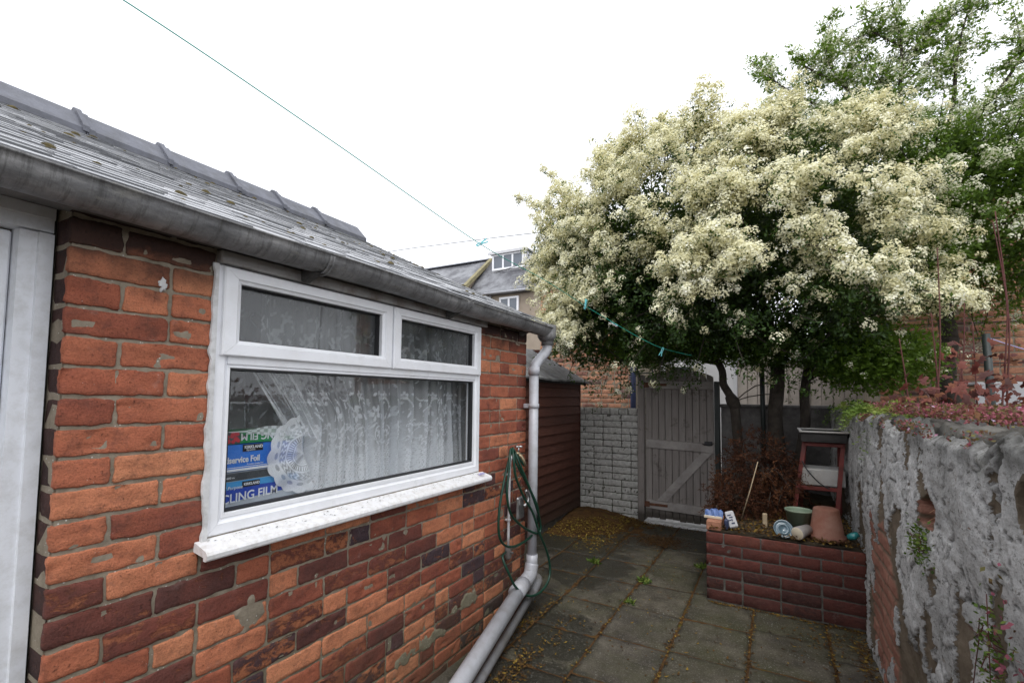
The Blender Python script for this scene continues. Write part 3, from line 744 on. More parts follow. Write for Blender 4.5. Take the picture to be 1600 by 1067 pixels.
# =================================================================== curtains
def lace_density(U, Z):
    """U, Z in metres of cloth; returns opacity"""
    D = np.full(U.shape, .30)
    D = D+.05*np.sin(U*520)*np.sin(Z*520)
    def cell(cw, ch, off, sc_, D, thin=1.0):
        j = np.floor(Z/ch+off); u = U+off+(j % 2)*cw/2; i = np.floor(u/cw)
        x = (u-(i+.5)*cw)/sc_; z = (Z-(j+.5-off)*ch)/sc_
        fl = _h(i.astype(np.int64), j.astype(np.int64), 3, 9); x = np.where(fl > .5, x, -x)
        x = x+.012*np.sin(z*30+fl*6)
        for (fx, fz, fr) in ((0, 0, .040), (.055, -.075, .026), (-.075, .085, .024)):
            r = np.hypot(x-fx, z-fz); t = np.arctan2(z-fz, x-fx)
            D = np.where(r < fr*(.40+.60*abs(np.cos(2.5*t+.6+fx*20))), .90, D); D = np.where((r < fr*.28) | ((r < fr*.8) & (abs(np.sin(5*t)) < .10)), .42, D)
        for (cx, cz, R, a0, a1, w) in ((.09, -.02, .050, -2.6, 1.4, .0034), (-.085, .03, .044, -.4, 3.0, .0034), (.02, .12, .050, .7, 3.4, .003), (-.045, -.105, .045, -1.4, 1.9, .0034), (.11, .085, .026, -3, .6, .003), (-.115, -.06, .024, -.5, 2.9, .003), (.03, -.13, .03, .2, 3, .003)):
            rr = np.hypot((x-cx)*1.15, z-cz); tt = np.arctan2(z-cz, x-cx)
            D = np.where((abs(rr-R) < w*thin*(.45+1.1*np.sin(np.clip((tt-a0)/(a1-a0), 0, 1)*3.14))) & (tt > a0) & (tt < a1), .85, D)
        for k in range(13):
            an = k*2.4; rad = .035+.0085*k; cx = math.cos(an)*rad; cz = math.sin(an)*rad*1.1; al = an+.9; l = .020-.0006*k; w = .0062
            a = (x-cx)*math.cos(al)+(z-cz)*math.sin(al); b = -(x-cx)*math.sin(al)+(z-cz)*math.cos(al)
            D = np.where((a/l)**2+(b/w)**2 < 1, .82, D)
        return D
    D = cell(.24, .30, 0.13, 1.0, D)
    D2 = cell(.15, .17, .37, .58, np.full(U.shape, .26), 1.3); low = sstep(1.36, 1.18, Z); D = np.where((D2 > .5) & (_h(np.floor(U*300).astype(np.int64), np.floor(Z*300).astype(np.int64), 1, 1) < low), np.maximum(D, D2), D)
    D = D+.22*sstep(1.45, 1.12, Z)*(D < .5)
    # dense lower border with rows of small scallops
    lowb = sstep(1.155, 1.11, Z+.015*np.sin(U*37))
    border = .62+.3*(np.sin(U*240+np.sin(Z*200))*np.sin(Z*260) > -.2)
    sc2 = np.hypot(((U*1/.07) % 1-.5)*.07, Z-1.045); border = np.where((sc2*95 % 1) > .45, .92, border*.75)
    D = D*(1-lowb)+border*lowb
    return np.clip(D, 0, 1)
def curtain(name, yl, yr, zb, zt, x0, amp, full, left_sweep, dens, parent, nu=420, nv=190, seed=0):
    u = np.linspace(0, 1, nu); v = np.linspace(0, 1, nv); Uu, Vv = np.meshgrid(u, v)
    Zc = zb+(zt-zb)*Vv
    W = yr-yl
    ph = Uu*W*2*math.pi
    folds = np.sin(ph/.115+1.2*np.sin(ph/.4+seed))*1.0+.5*np.sin(ph/.062+2+seed+.8*np.sin(ph/.3))
    folds = folds*(.75+.35*(1-Vv))+.35*np.sin(ph/.035+Zc*3)
    X = x0+amp*folds*(.7+.3*np.sin(Uu*9+Zc*2))
    Y = yl+W*Uu+.012*np.cos(ph/.115+seed)+.02*np.sin(Zc*4+Uu*12)*(1-Vv)
    if left_sweep:
        # the left hem is drawn aside to the right as it falls
        f = sstep(1.56, 1.25, Zc)*.20; Y = Y+f*(1-Uu)**3
    hemw = .010*abs(np.sin(Uu*W*full/.055*math.pi)); Zc2 = np.where(Vv == 0, Zc-hemw, Zc)
    D = lace_density(Uu*W*full+seed, Zc)*dens
    sl_ = abs(np.gradient(folds, axis=1)); sl_ = sl_/np.percentile(sl_, 92); D = np.clip(D*(.78+.55*np.clip(sl_, 0, 1.3)), 0, .97)
    P = np.stack([X, Y, Zc2], -1).reshape(-1, 3); ids = np.arange(nu*nv).reshape(nv, nu)
    F = np.stack([ids[:-1, :-1], ids[:-1, 1:], ids[1:, 1:], ids[1:, :-1]], -1).reshape(-1, 4)
    return npmesh(name, P, F, M['lace'], parent, True, attrs={'lace': D.ravel()})
c1 = curtain('net_curtain', 1.04, 2.40, .995, 1.80, -.165, .020, 1.7, True, 1.28, None, seed=0)
tag(c1, 'long white floral lace curtain gathered across the outhouse window', 'curtain')
c2 = curtain('net_curtain', .87, 1.38, 1.10, 1.80, -.245, .020, 1.6, False, .42, None, nu=200, nv=120, seed=3.3)
tag(c2, 'faint sheer curtain hanging further back at the dark left of the pane', 'curtain')
# sheer flap drawn down from the top left to the doily
nu, nv = 60, 90; u, v = np.meshgrid(np.linspace(0, 1, nu), np.linspace(0, 1, nv))
yl = .955+.20*(1-v)**1.1+.0*u; yr = 1.10+.20*(1-v)**.8
Yf = yl+(yr-yl)*u+.006*np.sin(u*20); Zf = 1.245+.32*v-.03*u*(1-v); Xf = -.135+.007*np.sin(u*16+v*3)+.01*(1-v)
ids = np.arange(nu*nv).reshape(nv, nu); Fq = np.stack([ids[:-1, :-1], ids[:-1, 1:], ids[1:, 1:], ids[1:, :-1]], -1).reshape(-1, 4)
dl = .20+.35*(np.abs(np.sin(u*16+v*3)) > .93)+.25*(u < .04)+.2*(np.abs(((u*5+v*2) % 1)-.5) < .05)
npmesh('drawn_flap', np.stack([Xf, Yf, Zf], -1).reshape(-1, 3), Fq, M['lace'], c1, True, attrs={'lace': dl.ravel()})
# the scalloped round end lying over the boxes
nr, na = 70, 160; r, a = np.meshgrid(np.linspace(.0, 1, nr), np.linspace(math.radians(98), math.radians(292), na))
scal = 1+.055*np.abs(np.sin(a*8.5)); R = .148*r*np.where(r > .9, 1+(scal-1)*(r-.9)/.1, 1)
Yd = 1.222+R*np.cos(a)*.98; Zd = 1.168+R*np.sin(a)*(.98); Xd = -.122+.006*np.sin(a*7)*r+.004*np.sin(r*9+a*2)
den = np.full(r.shape, .50)
den = np.where((r > .30) & (r < .33), .95, den); den = np.where((r > .36) & (r < .47), np.where(np.sin(a*44) > 0, .95, .35), den)
den = np.where((r > .49) & (r < .53), .97, den); den = np.where((r > .55) & (r < .70), .45+.5*(np.sin(a*26+np.sin(r*60)*1.4) > .25), den)
den = np.where((r > .72) & (r < .75), .97, den); den = np.where((r > .75) & (r < .88), .5+.45*(np.hypot(((a*8.5/math.pi) % 1-.5)*2, (r-.82)*14) > .62), den)
den = np.where(r > .88, .93, den); den = np.where(r < .28, .60+.3*(np.sin(a*30)*np.sin(r*120) > 0), den)
ids = np.arange(nr*na).reshape(na, nr); Fq = np.stack([ids[:-1, :-1], ids[:-1, 1:], ids[1:, 1:], ids[1:, :-1]], -1).reshape(-1, 4)
npmesh('scalloped_end', np.stack([Xd, Yd, Zd], -1).reshape(-1, 3), Fq, M['lace'], c1, True, attrs={'lace': den.ravel()})
# border strip lying on the top box
nu, nv = 80, 14; u, v = np.meshgrid(np.linspace(0, 1, nu), np.linspace(0, 1, nv))
Yf = .905+.34*u; Zf = 1.272-.035*(1-v)*sstep(.15, .6, u)+.008*u-.005*np.sin(u*9)+(v-1)*.004; Xf = -.128+.004*np.sin(u*22)
ids = np.arange(nu*nv).reshape(nv, nu); Fq = np.stack([ids[:-1, :-1], ids[:-1, 1:], ids[1:, 1:], ids[1:, :-1]], -1).reshape(-1, 4)
npmesh('hem_strip', np.stack([Xf, Yf, Zf], -1).reshape(-1, 3), Fq, M['lace'], c1, True, attrs={'lace': (.45+.4*(np.sin(u*70)*np.sin(v*9) > 0)).ravel()})

# =================================================================== boxes on the inner sill
def carton_mat(name, c, rough=.35, band=None):
    n = N(name); col = n.ramp(n.noise(6, 3), [(.3, tuple(x*.85 for x in c)), (.7, c)])
    return n.end(n.bsdf(col, rough, n.bump(n.noise(30, 2), .0004), spec=.5))
M['c_blue'] = carton_mat('blue_carton', (.03, .20, .72)); M['c_navy'] = carton_mat('deep_blue_print', (.02, .07, .45)); M['c_sky'] = carton_mat('sky_blue_print', (.06, .35, .72))
M['c_grey'] = carton_mat('silver_grey_carton', (.50, .55, .60)); M['c_dark'] = carton_mat('dark_grey_print', (.06, .07, .08)); M['c_green'] = carton_mat('green_carton', (.02, .28, .09)); M['c_white'] = carton_mat('white_print', (.85, .87, .9)); M['c_red'] = carton_mat('cherry_red_print', (.55, .03, .05)); M['c_black'] = carton_mat('black_label_print', (.012, .012, .015))
BX = -.135
# bottom: cling film carton
b1 = empty('cling_film_carton', (BX-.05, 1.05, .985), 'blue and silver cling film carton, lowest of the three in the window', 'carton', 'kitchen cartons stacked behind the window')
MB().box(BX-.10, BX, .862, 1.215, .986, 1.127, .002).build('carton', M['c_grey'], b1)
MB().box(BX+.0005, BX+.0015, .864, 1.213, 1.098, 1.125).build('dark_band', M['c_dark'], b1)
m = MB()
V = [(BX+.001, .864+.349*i/30, 1.018+.030*math.sin(i/30*2.2)*.8+.006) for i in range(31)]+[(BX+.001, .864+.349*i/30, 1.096) for i in range(31)]
m.add(V, [(i, i+1, 32+i, 31+i) for i in range(30)]); m.build('sky_blue_panel', M['c_sky'], b1)
m = MB()
V = [(BX+.0016, .864+.349*i/30, 1.016+.022*math.sin(i/30*2.0)) for i in range(31)]+[(BX+.0016, .864+.349*i/30, 1.058+.016*math.sin(.3+i/30*2.4)) for i in range(31)]
m.add(V, [(i, i+1, 32+i, 31+i) for i in range(30)]); m.build('deep_blue_swoosh', M['c_navy'], b1)
text_mesh('lettering', 'CLING FILM', .043, M['c_white'], b1, .917, 1.024, BX+.003, .92, bold=.0006, arc=.04)
text_mesh('lettering', 'All Purpose', .016, M['c_white'], b1, .915, 1.070, BX+.0025, 1, shear=.2)
text_mesh('lettering', 'KIRKLAND', .0125, M['c_white'], b1, .993, 1.078, BX+.004, .95, bold=.0003)
MB().box(BX+.002, BX+.003, .988, 1.052, 1.072, 1.092).build('black_label', M['c_black'], b1)
text_mesh('lettering', '457 mm x 600 m', .010, M['c_white'], b1, .885, 1.106, BX+.002, 1.1)
# middle: foil carton
b2 = empty('foil_carton', (BX-.05, 1.04, 1.13), 'bright blue foil carton in the middle of the window stack', 'carton', 'kitchen cartons stacked behind the window')
MB().box(BX-.10, BX+.003, .862, 1.20, 1.129, 1.222, .002).build('carton', M['c_blue'], b2)
MB().box(BX+.0035, BX+.0045, .864, 1.198, 1.131, 1.139).box(BX+.0035, BX+.0045, .864, 1.198, 1.1425, 1.1445).build('white_stripe', M['c_white'], b2)
text_mesh('lettering', 'Foodservice Foil', .030, M['c_white'], b2, .887, 1.160, BX+.0055, .80, bold=.0008)
text_mesh('lettering', 'Quality', .013, M['c_white'], b2, .885, 1.195, BX+.0055, 1, shear=.2)
text_mesh('lettering', 'Premium Quality Foil', .007, M['c_white'], b2, 1.0, 1.149, BX+.0055, 1)
MB().box(BX+.0035, BX+.0045, .984, 1.058, 1.196, 1.221).build('black_label', M['c_black'], b2)
text_mesh('lettering', 'KIRKLAND', .0150, M['c_white'], b2, .989, 1.206, BX+.0055, .93, bold=.0004)
text_mesh('lettering', 'Signature', .008, M['c_white'], b2, .995, 1.1985, BX+.0055, 1.1, shear=.3)
# top: green cling film carton lying upside down
b3 = empty('green_carton', (BX-.05, 1.04, 1.223), 'green film carton with red fruit picture lying upside down, topmost of the window stack', 'carton', 'kitchen cartons stacked behind the window')
MB().box(BX-.10, BX, .862, 1.19, 1.224, 1.268, .002).build('carton', M['c_green'], b3)
MB().box(BX+.0005, BX+.0015, .864, .975, 1.226, 1.266).build('picture_panel', M['c_dark'], b3)
m = MB(); rs = np.random.RandomState(8)
for i in range(22):
    cy, cz, r = .87+.10*rs.rand(), 1.232+.028*rs.rand(), .005+.004*rs.rand(); V = [(BX+.002+.0001*i, cy+r*math.cos(t*.785), cz+r*math.sin(t*.785)) for t in range(8)]; m.add(V, [tuple(range(8))])
m.build('fruit_picture', M['c_red'], b3)
text_mesh('lettering', 'CLING FILM', .036, M['c_white'], b3, .978, 1.234, BX+.002, .9, rot=1, bold=.0004)
# =================================================================== ground and paving
GX0, GX1, GY0, GY1 = -60, 60, -30, 70
def ground_mat():
    n = N('damp_soil_ground'); col = n.ramp(n.noise(3, 8, .7), [(.3, (.035, .028, .018)), (.7, (.08, .062, .04))])
    return n.end(n.bsdf(col, .95, n.bump(n.noise(40, 6), .006), spec=.2))
M['soil'] = ground_mat()
g = MB().add([(GX0, GY0, -.03), (GX1, GY0, -.03), (GX1, GY1, -.03), (GX0, GY1, -.03)], [(0, 1, 2, 3)]).build('ground', M['soil']); g['kind'] = 'structure'
def slab_mat():
    n = N('weathered_paving_slab'); seed = n.attr('seed')
    cv = n.new('ShaderNodeCombineXYZ'); n.put(cv.inputs[0], n.math('MULTIPLY', seed, 40.0)); v = n.vadd(n.co(), cv.outputs[0])
    a = n.ramp(n.noise(5, 8, .72, v), [(.32, (.020, .017, .011)), (.47, (.060, .051, .035)), (.60, (.115, .100, .073)), (.75, (.20, .18, .14))])
    col = n.mix(n.rng(seed, 0, 1, 0, .28), a, (.12, .105, .098))
    # olive algae
    col = n.mix(n.math('MULTIPLY', n.rng(n.noise(2.2, 8, .7), .42, .60), .60), col, (.055, .056, .022))
    # damp patches with an outline of their own
    w = n.attr('wet')
    wn = n.rng(n.math('ADD', w, n.math('MULTIPLY', n.math('SUBTRACT', n.noise(7, 7, .65), .5), .55)), .47, .55)
    col = n.mix(n.math('MULTIPLY', wn, .80), col, (.020, .019, .013))
    # lichen dots, grit
    col = n.mix(n.math('MULTIPLY', n.rng(n.voro(45), .20, .12), n.math('MULTIPLY', n.rng(n.noise(4, 4), .5, .62), .6)), col, (.33, .34, .31))
    col = n.mix(n.math('MULTIPLY', n.rng(n.noise(110, 4, .75), .56, .68), .6), col, (.30, .28, .24))
    col = n.mix(n.math('MULTIPLY', n.rng(n.noise(60, 6, .7), .60, .68), .6), col, (.03, .028, .018))
    nr = n.bump(n.math('ADD', n.noise(90, 8, .8), n.math('MULTIPLY', n.noise(9, 4), 1.0)), .008)
    return n.end(n.bsdf(col, n.math('SUBTRACT', .88, n.math('MULTIPLY', wn, .42)), nr, spec=.4))
M['slab'] = slab_mat()
WET = [(.30, 2.62, .30, .34), (.12, 3.8, .38, .55), (.45, 2.1, .45, .28), (.02, 2.95, .22, .3), (-.2, 4.6, .6, .8), (1.15, 2.35, .30, .16), (.8, 2.0, .35, .2), (.5, 5.0, .9, .5)]
def wetness(X, Y):
    w = np.zeros(X.shape)
    for cx, cy, rx, ry in WET: w = np.maximum(w, 1-np.hypot((X-cx)/rx, (Y-cy)/ry)*.55)
    return w
xl = [-1.05, -.65, -.235, .155, .557, .95, 1.345, 1.745, 2.13]
V = []; F = []; sd = []; wet = []; c = 0
rsl = np.random.RandomState(4)
for i in range(len(xl)-1):
    y = -1.0+rsl.rand()*.25+(.12 if i % 2 else 0)
    off = {3: 2.72, 4: 2.78, 5: 2.80, 6: 2.86}.get(i, 2.7)
    ys = [off+.452*k for k in range(-9, 8)]
    for y0 in ys:
        y1 = y0+.452
        if y0 > 5.95: continue
        nn = 14; gx = .007; s = rsl.rand(); tx, ty = (rsl.rand(2)-.5)*.012; h = (rsl.rand()-.5)*.005
        uu, vv = np.meshgrid(np.linspace(0, 1, nn), np.linspace(0, 1, nn))
        X = xl[i]+gx+(xl[i+1]-xl[i]-2*gx)*uu; Y = y0+gx+(.452-2*gx)*vv
        q = n3(X*16, Y*16, s*9); ed = (uu == 0) | (uu == 1) | (vv == 0) | (vv == 1)
        X = X+np.where(ed, (vnoise(q*2, 3)-.5)*.009, 0); Y = Y+np.where(ed, (vnoise(q*2, 5)-.5)*.009, 0)
        Z = -.002+h+tx*(uu-.5)+ty*(vv-.5)-np.where(ed, .004+.004*vnoise(q*3, 7), 0)+(fbm(q*.5, 3, 2)-.5)*.004
        P = np.stack([X, Y, Z], -1).reshape(-1, 3); ids = np.arange(nn*nn).reshape(nn, nn)+c
        ring = np.concatenate([ids[0, :], ids[1:, -1], ids[-1, -2::-1], ids[-2:0:-1, 0]]); R = P[ring-c].copy(); R[:, 2] = -.028
        V += [P, R]; f = np.stack([ids[:-1, :-1], ids[:-1, 1:], ids[1:, 1:], ids[1:, :-1]], -1).reshape(-1, 4)
        r2 = np.arange(len(ring))+c+nn*nn; f2 = np.stack([np.roll(ring, -1), ring, r2, np.roll(r2, -1)], -1)
        F += [f, f2]; sd.append(np.full(len(f)+len(f2), s)); wet += [wetness(X, Y).ravel(), np.zeros(len(R))]; c += nn*nn+len(R)
pv = npmesh('paving', np.concatenate(V), np.concatenate(F), M['slab'], None, True, attrs={'wet': np.concatenate(wet)}, fattrs={'seed': np.concatenate(sd)}); pv['kind'] = 'structure'
# dirt filling the joints: a rough sheet just below slab level
xs = np.arange(-1.05, 2.14, .02); ys = np.arange(-1.2, 5.6, .02); X, Y = np.meshgrid(xs, ys); Z = -.012+(fbm(n3(X*18, Y*18, 0), 4, 3)-.5)*.012
ids = np.arange(X.size).reshape(X.shape); Fq = np.stack([ids[:-1, :-1], ids[:-1, 1:], ids[1:, 1:], ids[1:, :-1]], -1).reshape(-1, 4)
def joint_mat():
    n = N('joint_dirt'); col = n.ramp(n.noise(12, 7, .7), [(.3, (.035, .02, .01)), (.55, (.10, .05, .018)), (.75, (.10, .10, .02))]); return n.end(n.bsdf(col, .95, n.bump(n.noise(150, 4), .004), spec=.2))
j = npmesh('joint_soil', np.stack([X, Y, Z], -1).reshape(-1, 3), Fq, joint_mat(), None, True); j['kind'] = 'structure'

# =================================================================== scatter helpers
def leaves_mesh(name, C_, D_, U_, L_, W_, v, mat, parent=None, fold=.0, droop=0.0):
    """diamond leaves, two halves folded along the midrib. C centres(base), D axis, U side dir"""
    Nn = np.cross(D_, U_); n = len(C_)
    L_ = L_[:, None]; W_ = W_[:, None]
    b = C_; t = C_+D_*L_+Nn*(-droop)*L_; mL = C_+D_*L_*.45+U_*W_+Nn*fold*W_; mR = C_+D_*L_*.45-U_*W_+Nn*fold*W_
    V = np.stack([b, mR, t, mL], 1).reshape(-1, 3); F = np.arange(n*4).reshape(n, 4)
    return npmesh(name, V, F, mat, parent, False, fattrs={'v': v})
def rnd_dirs(n, rs=RS):
    d = rs.normal(size=(n, 3)); return d/np.linalg.norm(d, axis=1, keepdims=True)
def perp(D, rs=RS):
    r = rnd_dirs(len(D), rs); u = np.cross(D, r); l = np.linalg.norm(u, axis=1, keepdims=True); return u/np.maximum(l, 1e-6)
def norm(a): return a/np.maximum(np.linalg.norm(a, axis=-1, keepdims=True), 1e-9)

# fallen leaves and petals
rs = np.random.RandomState(21)
pts = []
def pool(n, cx, cy, rx, ry, h=0.0):
    a = rs.normal(size=(n, 2))*.5; x = cx+a[:, 0]*rx; y = cy+a[:, 1]*ry; z = .004+h*np.exp(-(a**2).sum(1)*1.5)*rs.rand(n); pts.append(np.stack([x, y, z], 1))
pool(4600, -.32, 5.0, .42, .55, .07); pool(1500, -.10, 5.3, .5, .25, .05); pool(500, .0, 4.45, .22, .35, .01); pool(1400, .50, 4.78, .22, .20, .015); pool(700, .2, 5.35, .7, .15, .01)
pool(400, .33, 2.0, .10, .8, .02); pool(250, .3, 2.1, .06, .35, .02); pool(300, 1.9, 3.2, .05, .5, .012); pool(150, 1.75, 3.35, .2, .2, .01); pool(250, .13, 2.55, .05, .6, .01)
n = 1100; pts.append(np.stack([-.3+2.2*rs.rand(n), 1.5+4*rs.rand(n), np.full(n, .004)], 1))
for x in (.155, .557, .95, 1.345, 1.745):
    n = 170; pts.append(np.stack([x+rs.normal(size=n)*.011, 1.4+(3.9 if x < .9 else 2.2)*rs.rand(n), np.full(n, -.001)], 1))
n = 260; pts.append(np.stack([1.06+.88*rs.rand(n), 3.585-abs(rs.normal(size=n))*.012, np.full(n, .003)], 1))
P = np.concatenate(pts); P = P[(P[:, 0] < 1.93) & (P[:, 0] > -1)]; P = P[~((P[:, 0] > 1.06) & (P[:, 1] > 3.59))]; n = len(P)
D = norm(np.stack([rs.normal(size=n), rs.normal(size=n), rs.normal(size=n)*.15], 1)); U = norm(np.cross(D, np.array([0, 0, 1.0]))+rs.normal(size=(n, 3))*.25); U = norm(U-D*(U*D).sum(1, keepdims=True))
P[:, 2] += .002*rs.rand(n)
v = np.clip(rs.rand(n)*.85+.22*((P[:, 0] < .05) & (P[:, 1] > 4)), 0, 1)
v = np.where((abs(P[:, 0]-.5) < .3) & (abs(P[:, 1]-4.78) < .3), v*.55, v)
lf = leaves_mesh('fallen_leaves', P, D, U, .010+.020*rs.rand(n), .003+.004*rs.rand(n), v, M['litter'], None, .3, .1); lf['kind'] = 'stuff'
# soft heap of leaf mould under the shed corner
xs, ys = np.meshgrid(np.linspace(-.62, .5, 60), np.linspace(4.3, 5.498, 60)); Z = .10*np.exp(-(((xs+.45)/.42)**2+((ys-5.3)/.5)**2))+(fbm(n3(xs*14, ys*14, 0), 4, 6)-.5)*.03-.012
ids = np.arange(3600).reshape(60, 60); Fq = np.stack([ids[:-1, :-1], ids[:-1, 1:], ids[1:, 1:], ids[1:, :-1]], -1).reshape(-1, 4)
lm = npmesh('leaf_mould_litter', np.stack([xs, ys, Z], -1).reshape(-1, 3), Fq, joint_mat(), None, True); lm['kind'] = 'stuff'
# little weeds in the joints
for (x, y, s_) in ((.60, 3.70, .05), (.93, 4.25, .045), (.60, 3.28, .035), (1.08, 2.3, .02), (.13, 3.9, .05), (.30, 1.9, .05)):
    n = 60; D = norm(rs.normal(size=(n, 3))*np.array([1, 1, .5])+np.array([0, 0, .7])); Cc = np.tile(np.array([x, y, 0.0]), (n, 1))+rs.normal(size=(n, 3))*np.array([.02, .02, .0])
    w = leaves_mesh('weed', Cc, D, perp(D, rs), s_*(.4+.8*rs.rand(n)), s_*.16*np.ones(n), rs.rand(n), M['weed'])
    tag(w, {3.70: 'tiny weed in the paving joint beyond the middle of the yard', 4.25: 'small green weed sprouting in a joint near the gate', 3.28: 'faint weed sprig at a slab crossing in mid yard', 2.3: 'tiny seedling on the slab in the foreground', 3.9: 'low weed tuft close to the downpipe foot', 1.9: 'low weed tuft beside the two waste pipes'}[y], 'weed', 'weeds in the paving joints')

# =================================================================== pipes along the ground
m = MB()
m.tube(catmull([(.074, 2.832, .30), (.075, 2.80, .235), (.085, 2.70, .218)], 5), .044, 18)
m.tube([(.088, 2.69, .217), (.104, 2.56, .207)], .050, 18)
m.tube([(.085, 2.70, .218), (.26, 1.72, .115), (.36, 1.20, .06)], .043, 22)
tag(m.build('waste_pipe', M['pipe']), 'thick pale grey waste pipe sloping away from the downpipe foot', 'pipe')
m = MB()
m.tube(catmull([(-.02, 2.93, .17), (.045, 2.95, .17), (.075, 2.93, .155), (.085, 2.85, .13), (.10, 2.76, .115)], 5), .028, 14)
m.tube([(.085, 2.85, .13), (.27, 1.80, .030), (.34, 1.40, .02)], .024, 16)
tag(m.build('waste_pipe', M['pipe_dirty']), 'thinner dirty grey waste pipe low beside the thick pale one', 'pipe')

# =================================================================== tap, supply pipe and hose
tp = empty('outdoor_tap', (0, 2.66, 1.03), 'small outdoor tap on a thin white pipe beside the downpipe', 'tap')
m = MB(); m.tube([(.005, 2.665, 1.035), (.035, 2.665, 1.035), (.065, 2.665, 1.03)], .013, 10); m.tube([(.05, 2.665, 1.03), (.07, 2.675, 1.015), (.085, 2.685, .985), (.088, 2.69, .955)], [.012, .012, .011, .012], 10)
m.lathe([(0, .02), (.022, .02), (.022, 0), (0, 0)], (.02, 2.665, 1.02), 12)
m.build('tap_body', M['brass'], tp)
m = MB(); m.tube([(.055, 2.668, 1.035), (.055, 2.668, 1.075)], .006, 8); m.tube([(.055, 2.638, 1.078), (.055, 2.698, 1.078)], .0065, 8); m.tube([(.03, 2.668, 1.078), (.08, 2.668, 1.078)], .0065, 8); m.build('tap_handle', M['chrome'], tp)
m = MB(); m.tube(catmull([(.02, 2.655, 1.02), (.022, 2.63, 1.0), (.024, 2.61, .95), (.024, 2.60, .46)], 5), .0085, 10)
for z in (.90, .62): m.box(.002, .036, 2.588, 2.612, z, z+.012, .003)
m.build('supply_pipe', M['whitepipe'], tp)
m = MB(); m.tube([(.024, 2.60, .47), (.024, 2.60, .455), (.026, 2.60, .40), (.022, 2.60, .385)], [.014, .021, .021, .012], 12); m.tube([(.03, 2.60, .43), (.06, 2.60, .43)], .008, 8); m.build('stop_valve', M['fascia_dark'], tp)
hp = [(.085, 2.69, .955), (.075, 2.62, 1.02), (.07, 2.555, 1.060), (.07, 2.479, .932), (.07, 2.415, .755), (.07, 2.403, .628), (.07, 2.435, .546), (.07, 2.527, .488), (.07, 2.667, .466), (.085, 2.809, .49), (.10, 2.855, .56), (.13, 2.80, .67),
      (.128, 2.70, .80), (.09, 2.60, .96), (.065, 2.555, 1.072), (.085, 2.50, 1.02), (.09, 2.482, .94), (.09, 2.462, .823), (.09, 2.503, .702), (.09, 2.593, .625), (.10, 2.714, .549), (.118, 2.844, .498), (.12, 2.86, .56), (.135, 2.766, .689), (.13, 2.674, .827), (.10, 2.60, .98), (.06, 2.585, 1.075),
      (.10, 2.52, 1.03), (.11, 2.535, .909), (.11, 2.637, .775), (.12, 2.745, .654), (.13, 2.822, .514), (.14, 2.922, .363), (.145, 2.964, .245), (.15, 2.925, .172), (.15, 2.81, .14), (.14, 2.666, .163), (.12, 2.54, .249), (.10, 2.475, .356), (.06, 2.47, .44), (.03, 2.56, .44)]
m = MB(); m.tube(catmull(hp, 7), .0078, 8)
tag(m.build('garden_hose', M['hose']), 'dark green garden hose hung in long loops over the tap', 'hose')
m = MB(); m.tube(catmull([(.09, 2.70, .80), (.10, 2.72, .76), (.10, 2.71, .72), (.085, 2.69, .70)], 4), [.012]*13, 8); m.box(.05, .07, 2.64, 2.73, .62, .76, .01)
tag(m.build('hose_bracket', M['chrome']), 'small worn metal bracket between the hose loops and downpipe', 'bracket')
b = MB(); b.tube(catmull([(.045, 2.22, .9615), (.052, 2.235, .962), (.047, 2.25, .962), (.055, 2.262, .962), (.045, 2.27, .962), (.04, 2.245, .962)], 4), .004, 6)
tag(b.build('string_scrap', M['lilac']), 'little purple scrap of string on the far end of the sill', 'string')

# =================================================================== garden wall on the right
wall = empty('garden_wall', (2.08, 2, 0), 'low wall along the right with flaking whitewash and bare render', 'wall')
xs_ = 1.962; ya, yb_, ht = -1.0, 5.5, 1.315
ys = np.concatenate([np.arange(-1, .9, .03), np.arange(.9, 5.51, .0085)]); zs = np.arange(0, ht+.001, .0085)
Y, Z = np.meshgrid(ys, zs)
q = n3(Y*3.0, Z*1.7, 0)
def voro2(U, V, s=0):
    iu = np.floor(U).astype(np.int64); iv = np.floor(V).astype(np.int64); f1 = np.full(U.shape, 9.0); f2 = f1.copy(); cid = np.zeros(U.shape)
    for a in (-1, 0, 1):
        for b in (-1, 0, 1):
            cu = iu+a; cv = iv+b; px = cu+_h(cu, cv, 1, s); pz = cv+_h(cu, cv, 2, s); d = np.hypot(U-px, V-pz); r_ = _h(cu, cv, 5, s)
            nw = d < f1; f2 = np.where(nw, f1, np.minimum(f2, d)); cid = np.where(nw, r_, cid); f1 = np.where(nw, d, f1)
    return f1, f2, cid
wu = Y+(fbm(n3(Y*14, Z*14, 3), 4, 5)-.5)*.09; wv = Z+(fbm(n3(Y*14, Z*14, 8), 4, 6)-.5)*.09
f1, f2, cid = voro2(wu*6.0, wv*9.0, 3)
n1 = fbm(n3(Y*2.4, Z*3.2, 3), 7, 31); flow = fbm(n3(Y*7.5, Z*2.8, 7), 7, 57)
base = .5*n1+.5*flow+(cid-.5)*.06+(fbm(n3(Y*18, Z*28, 2), 4, 91)-.5)*.10
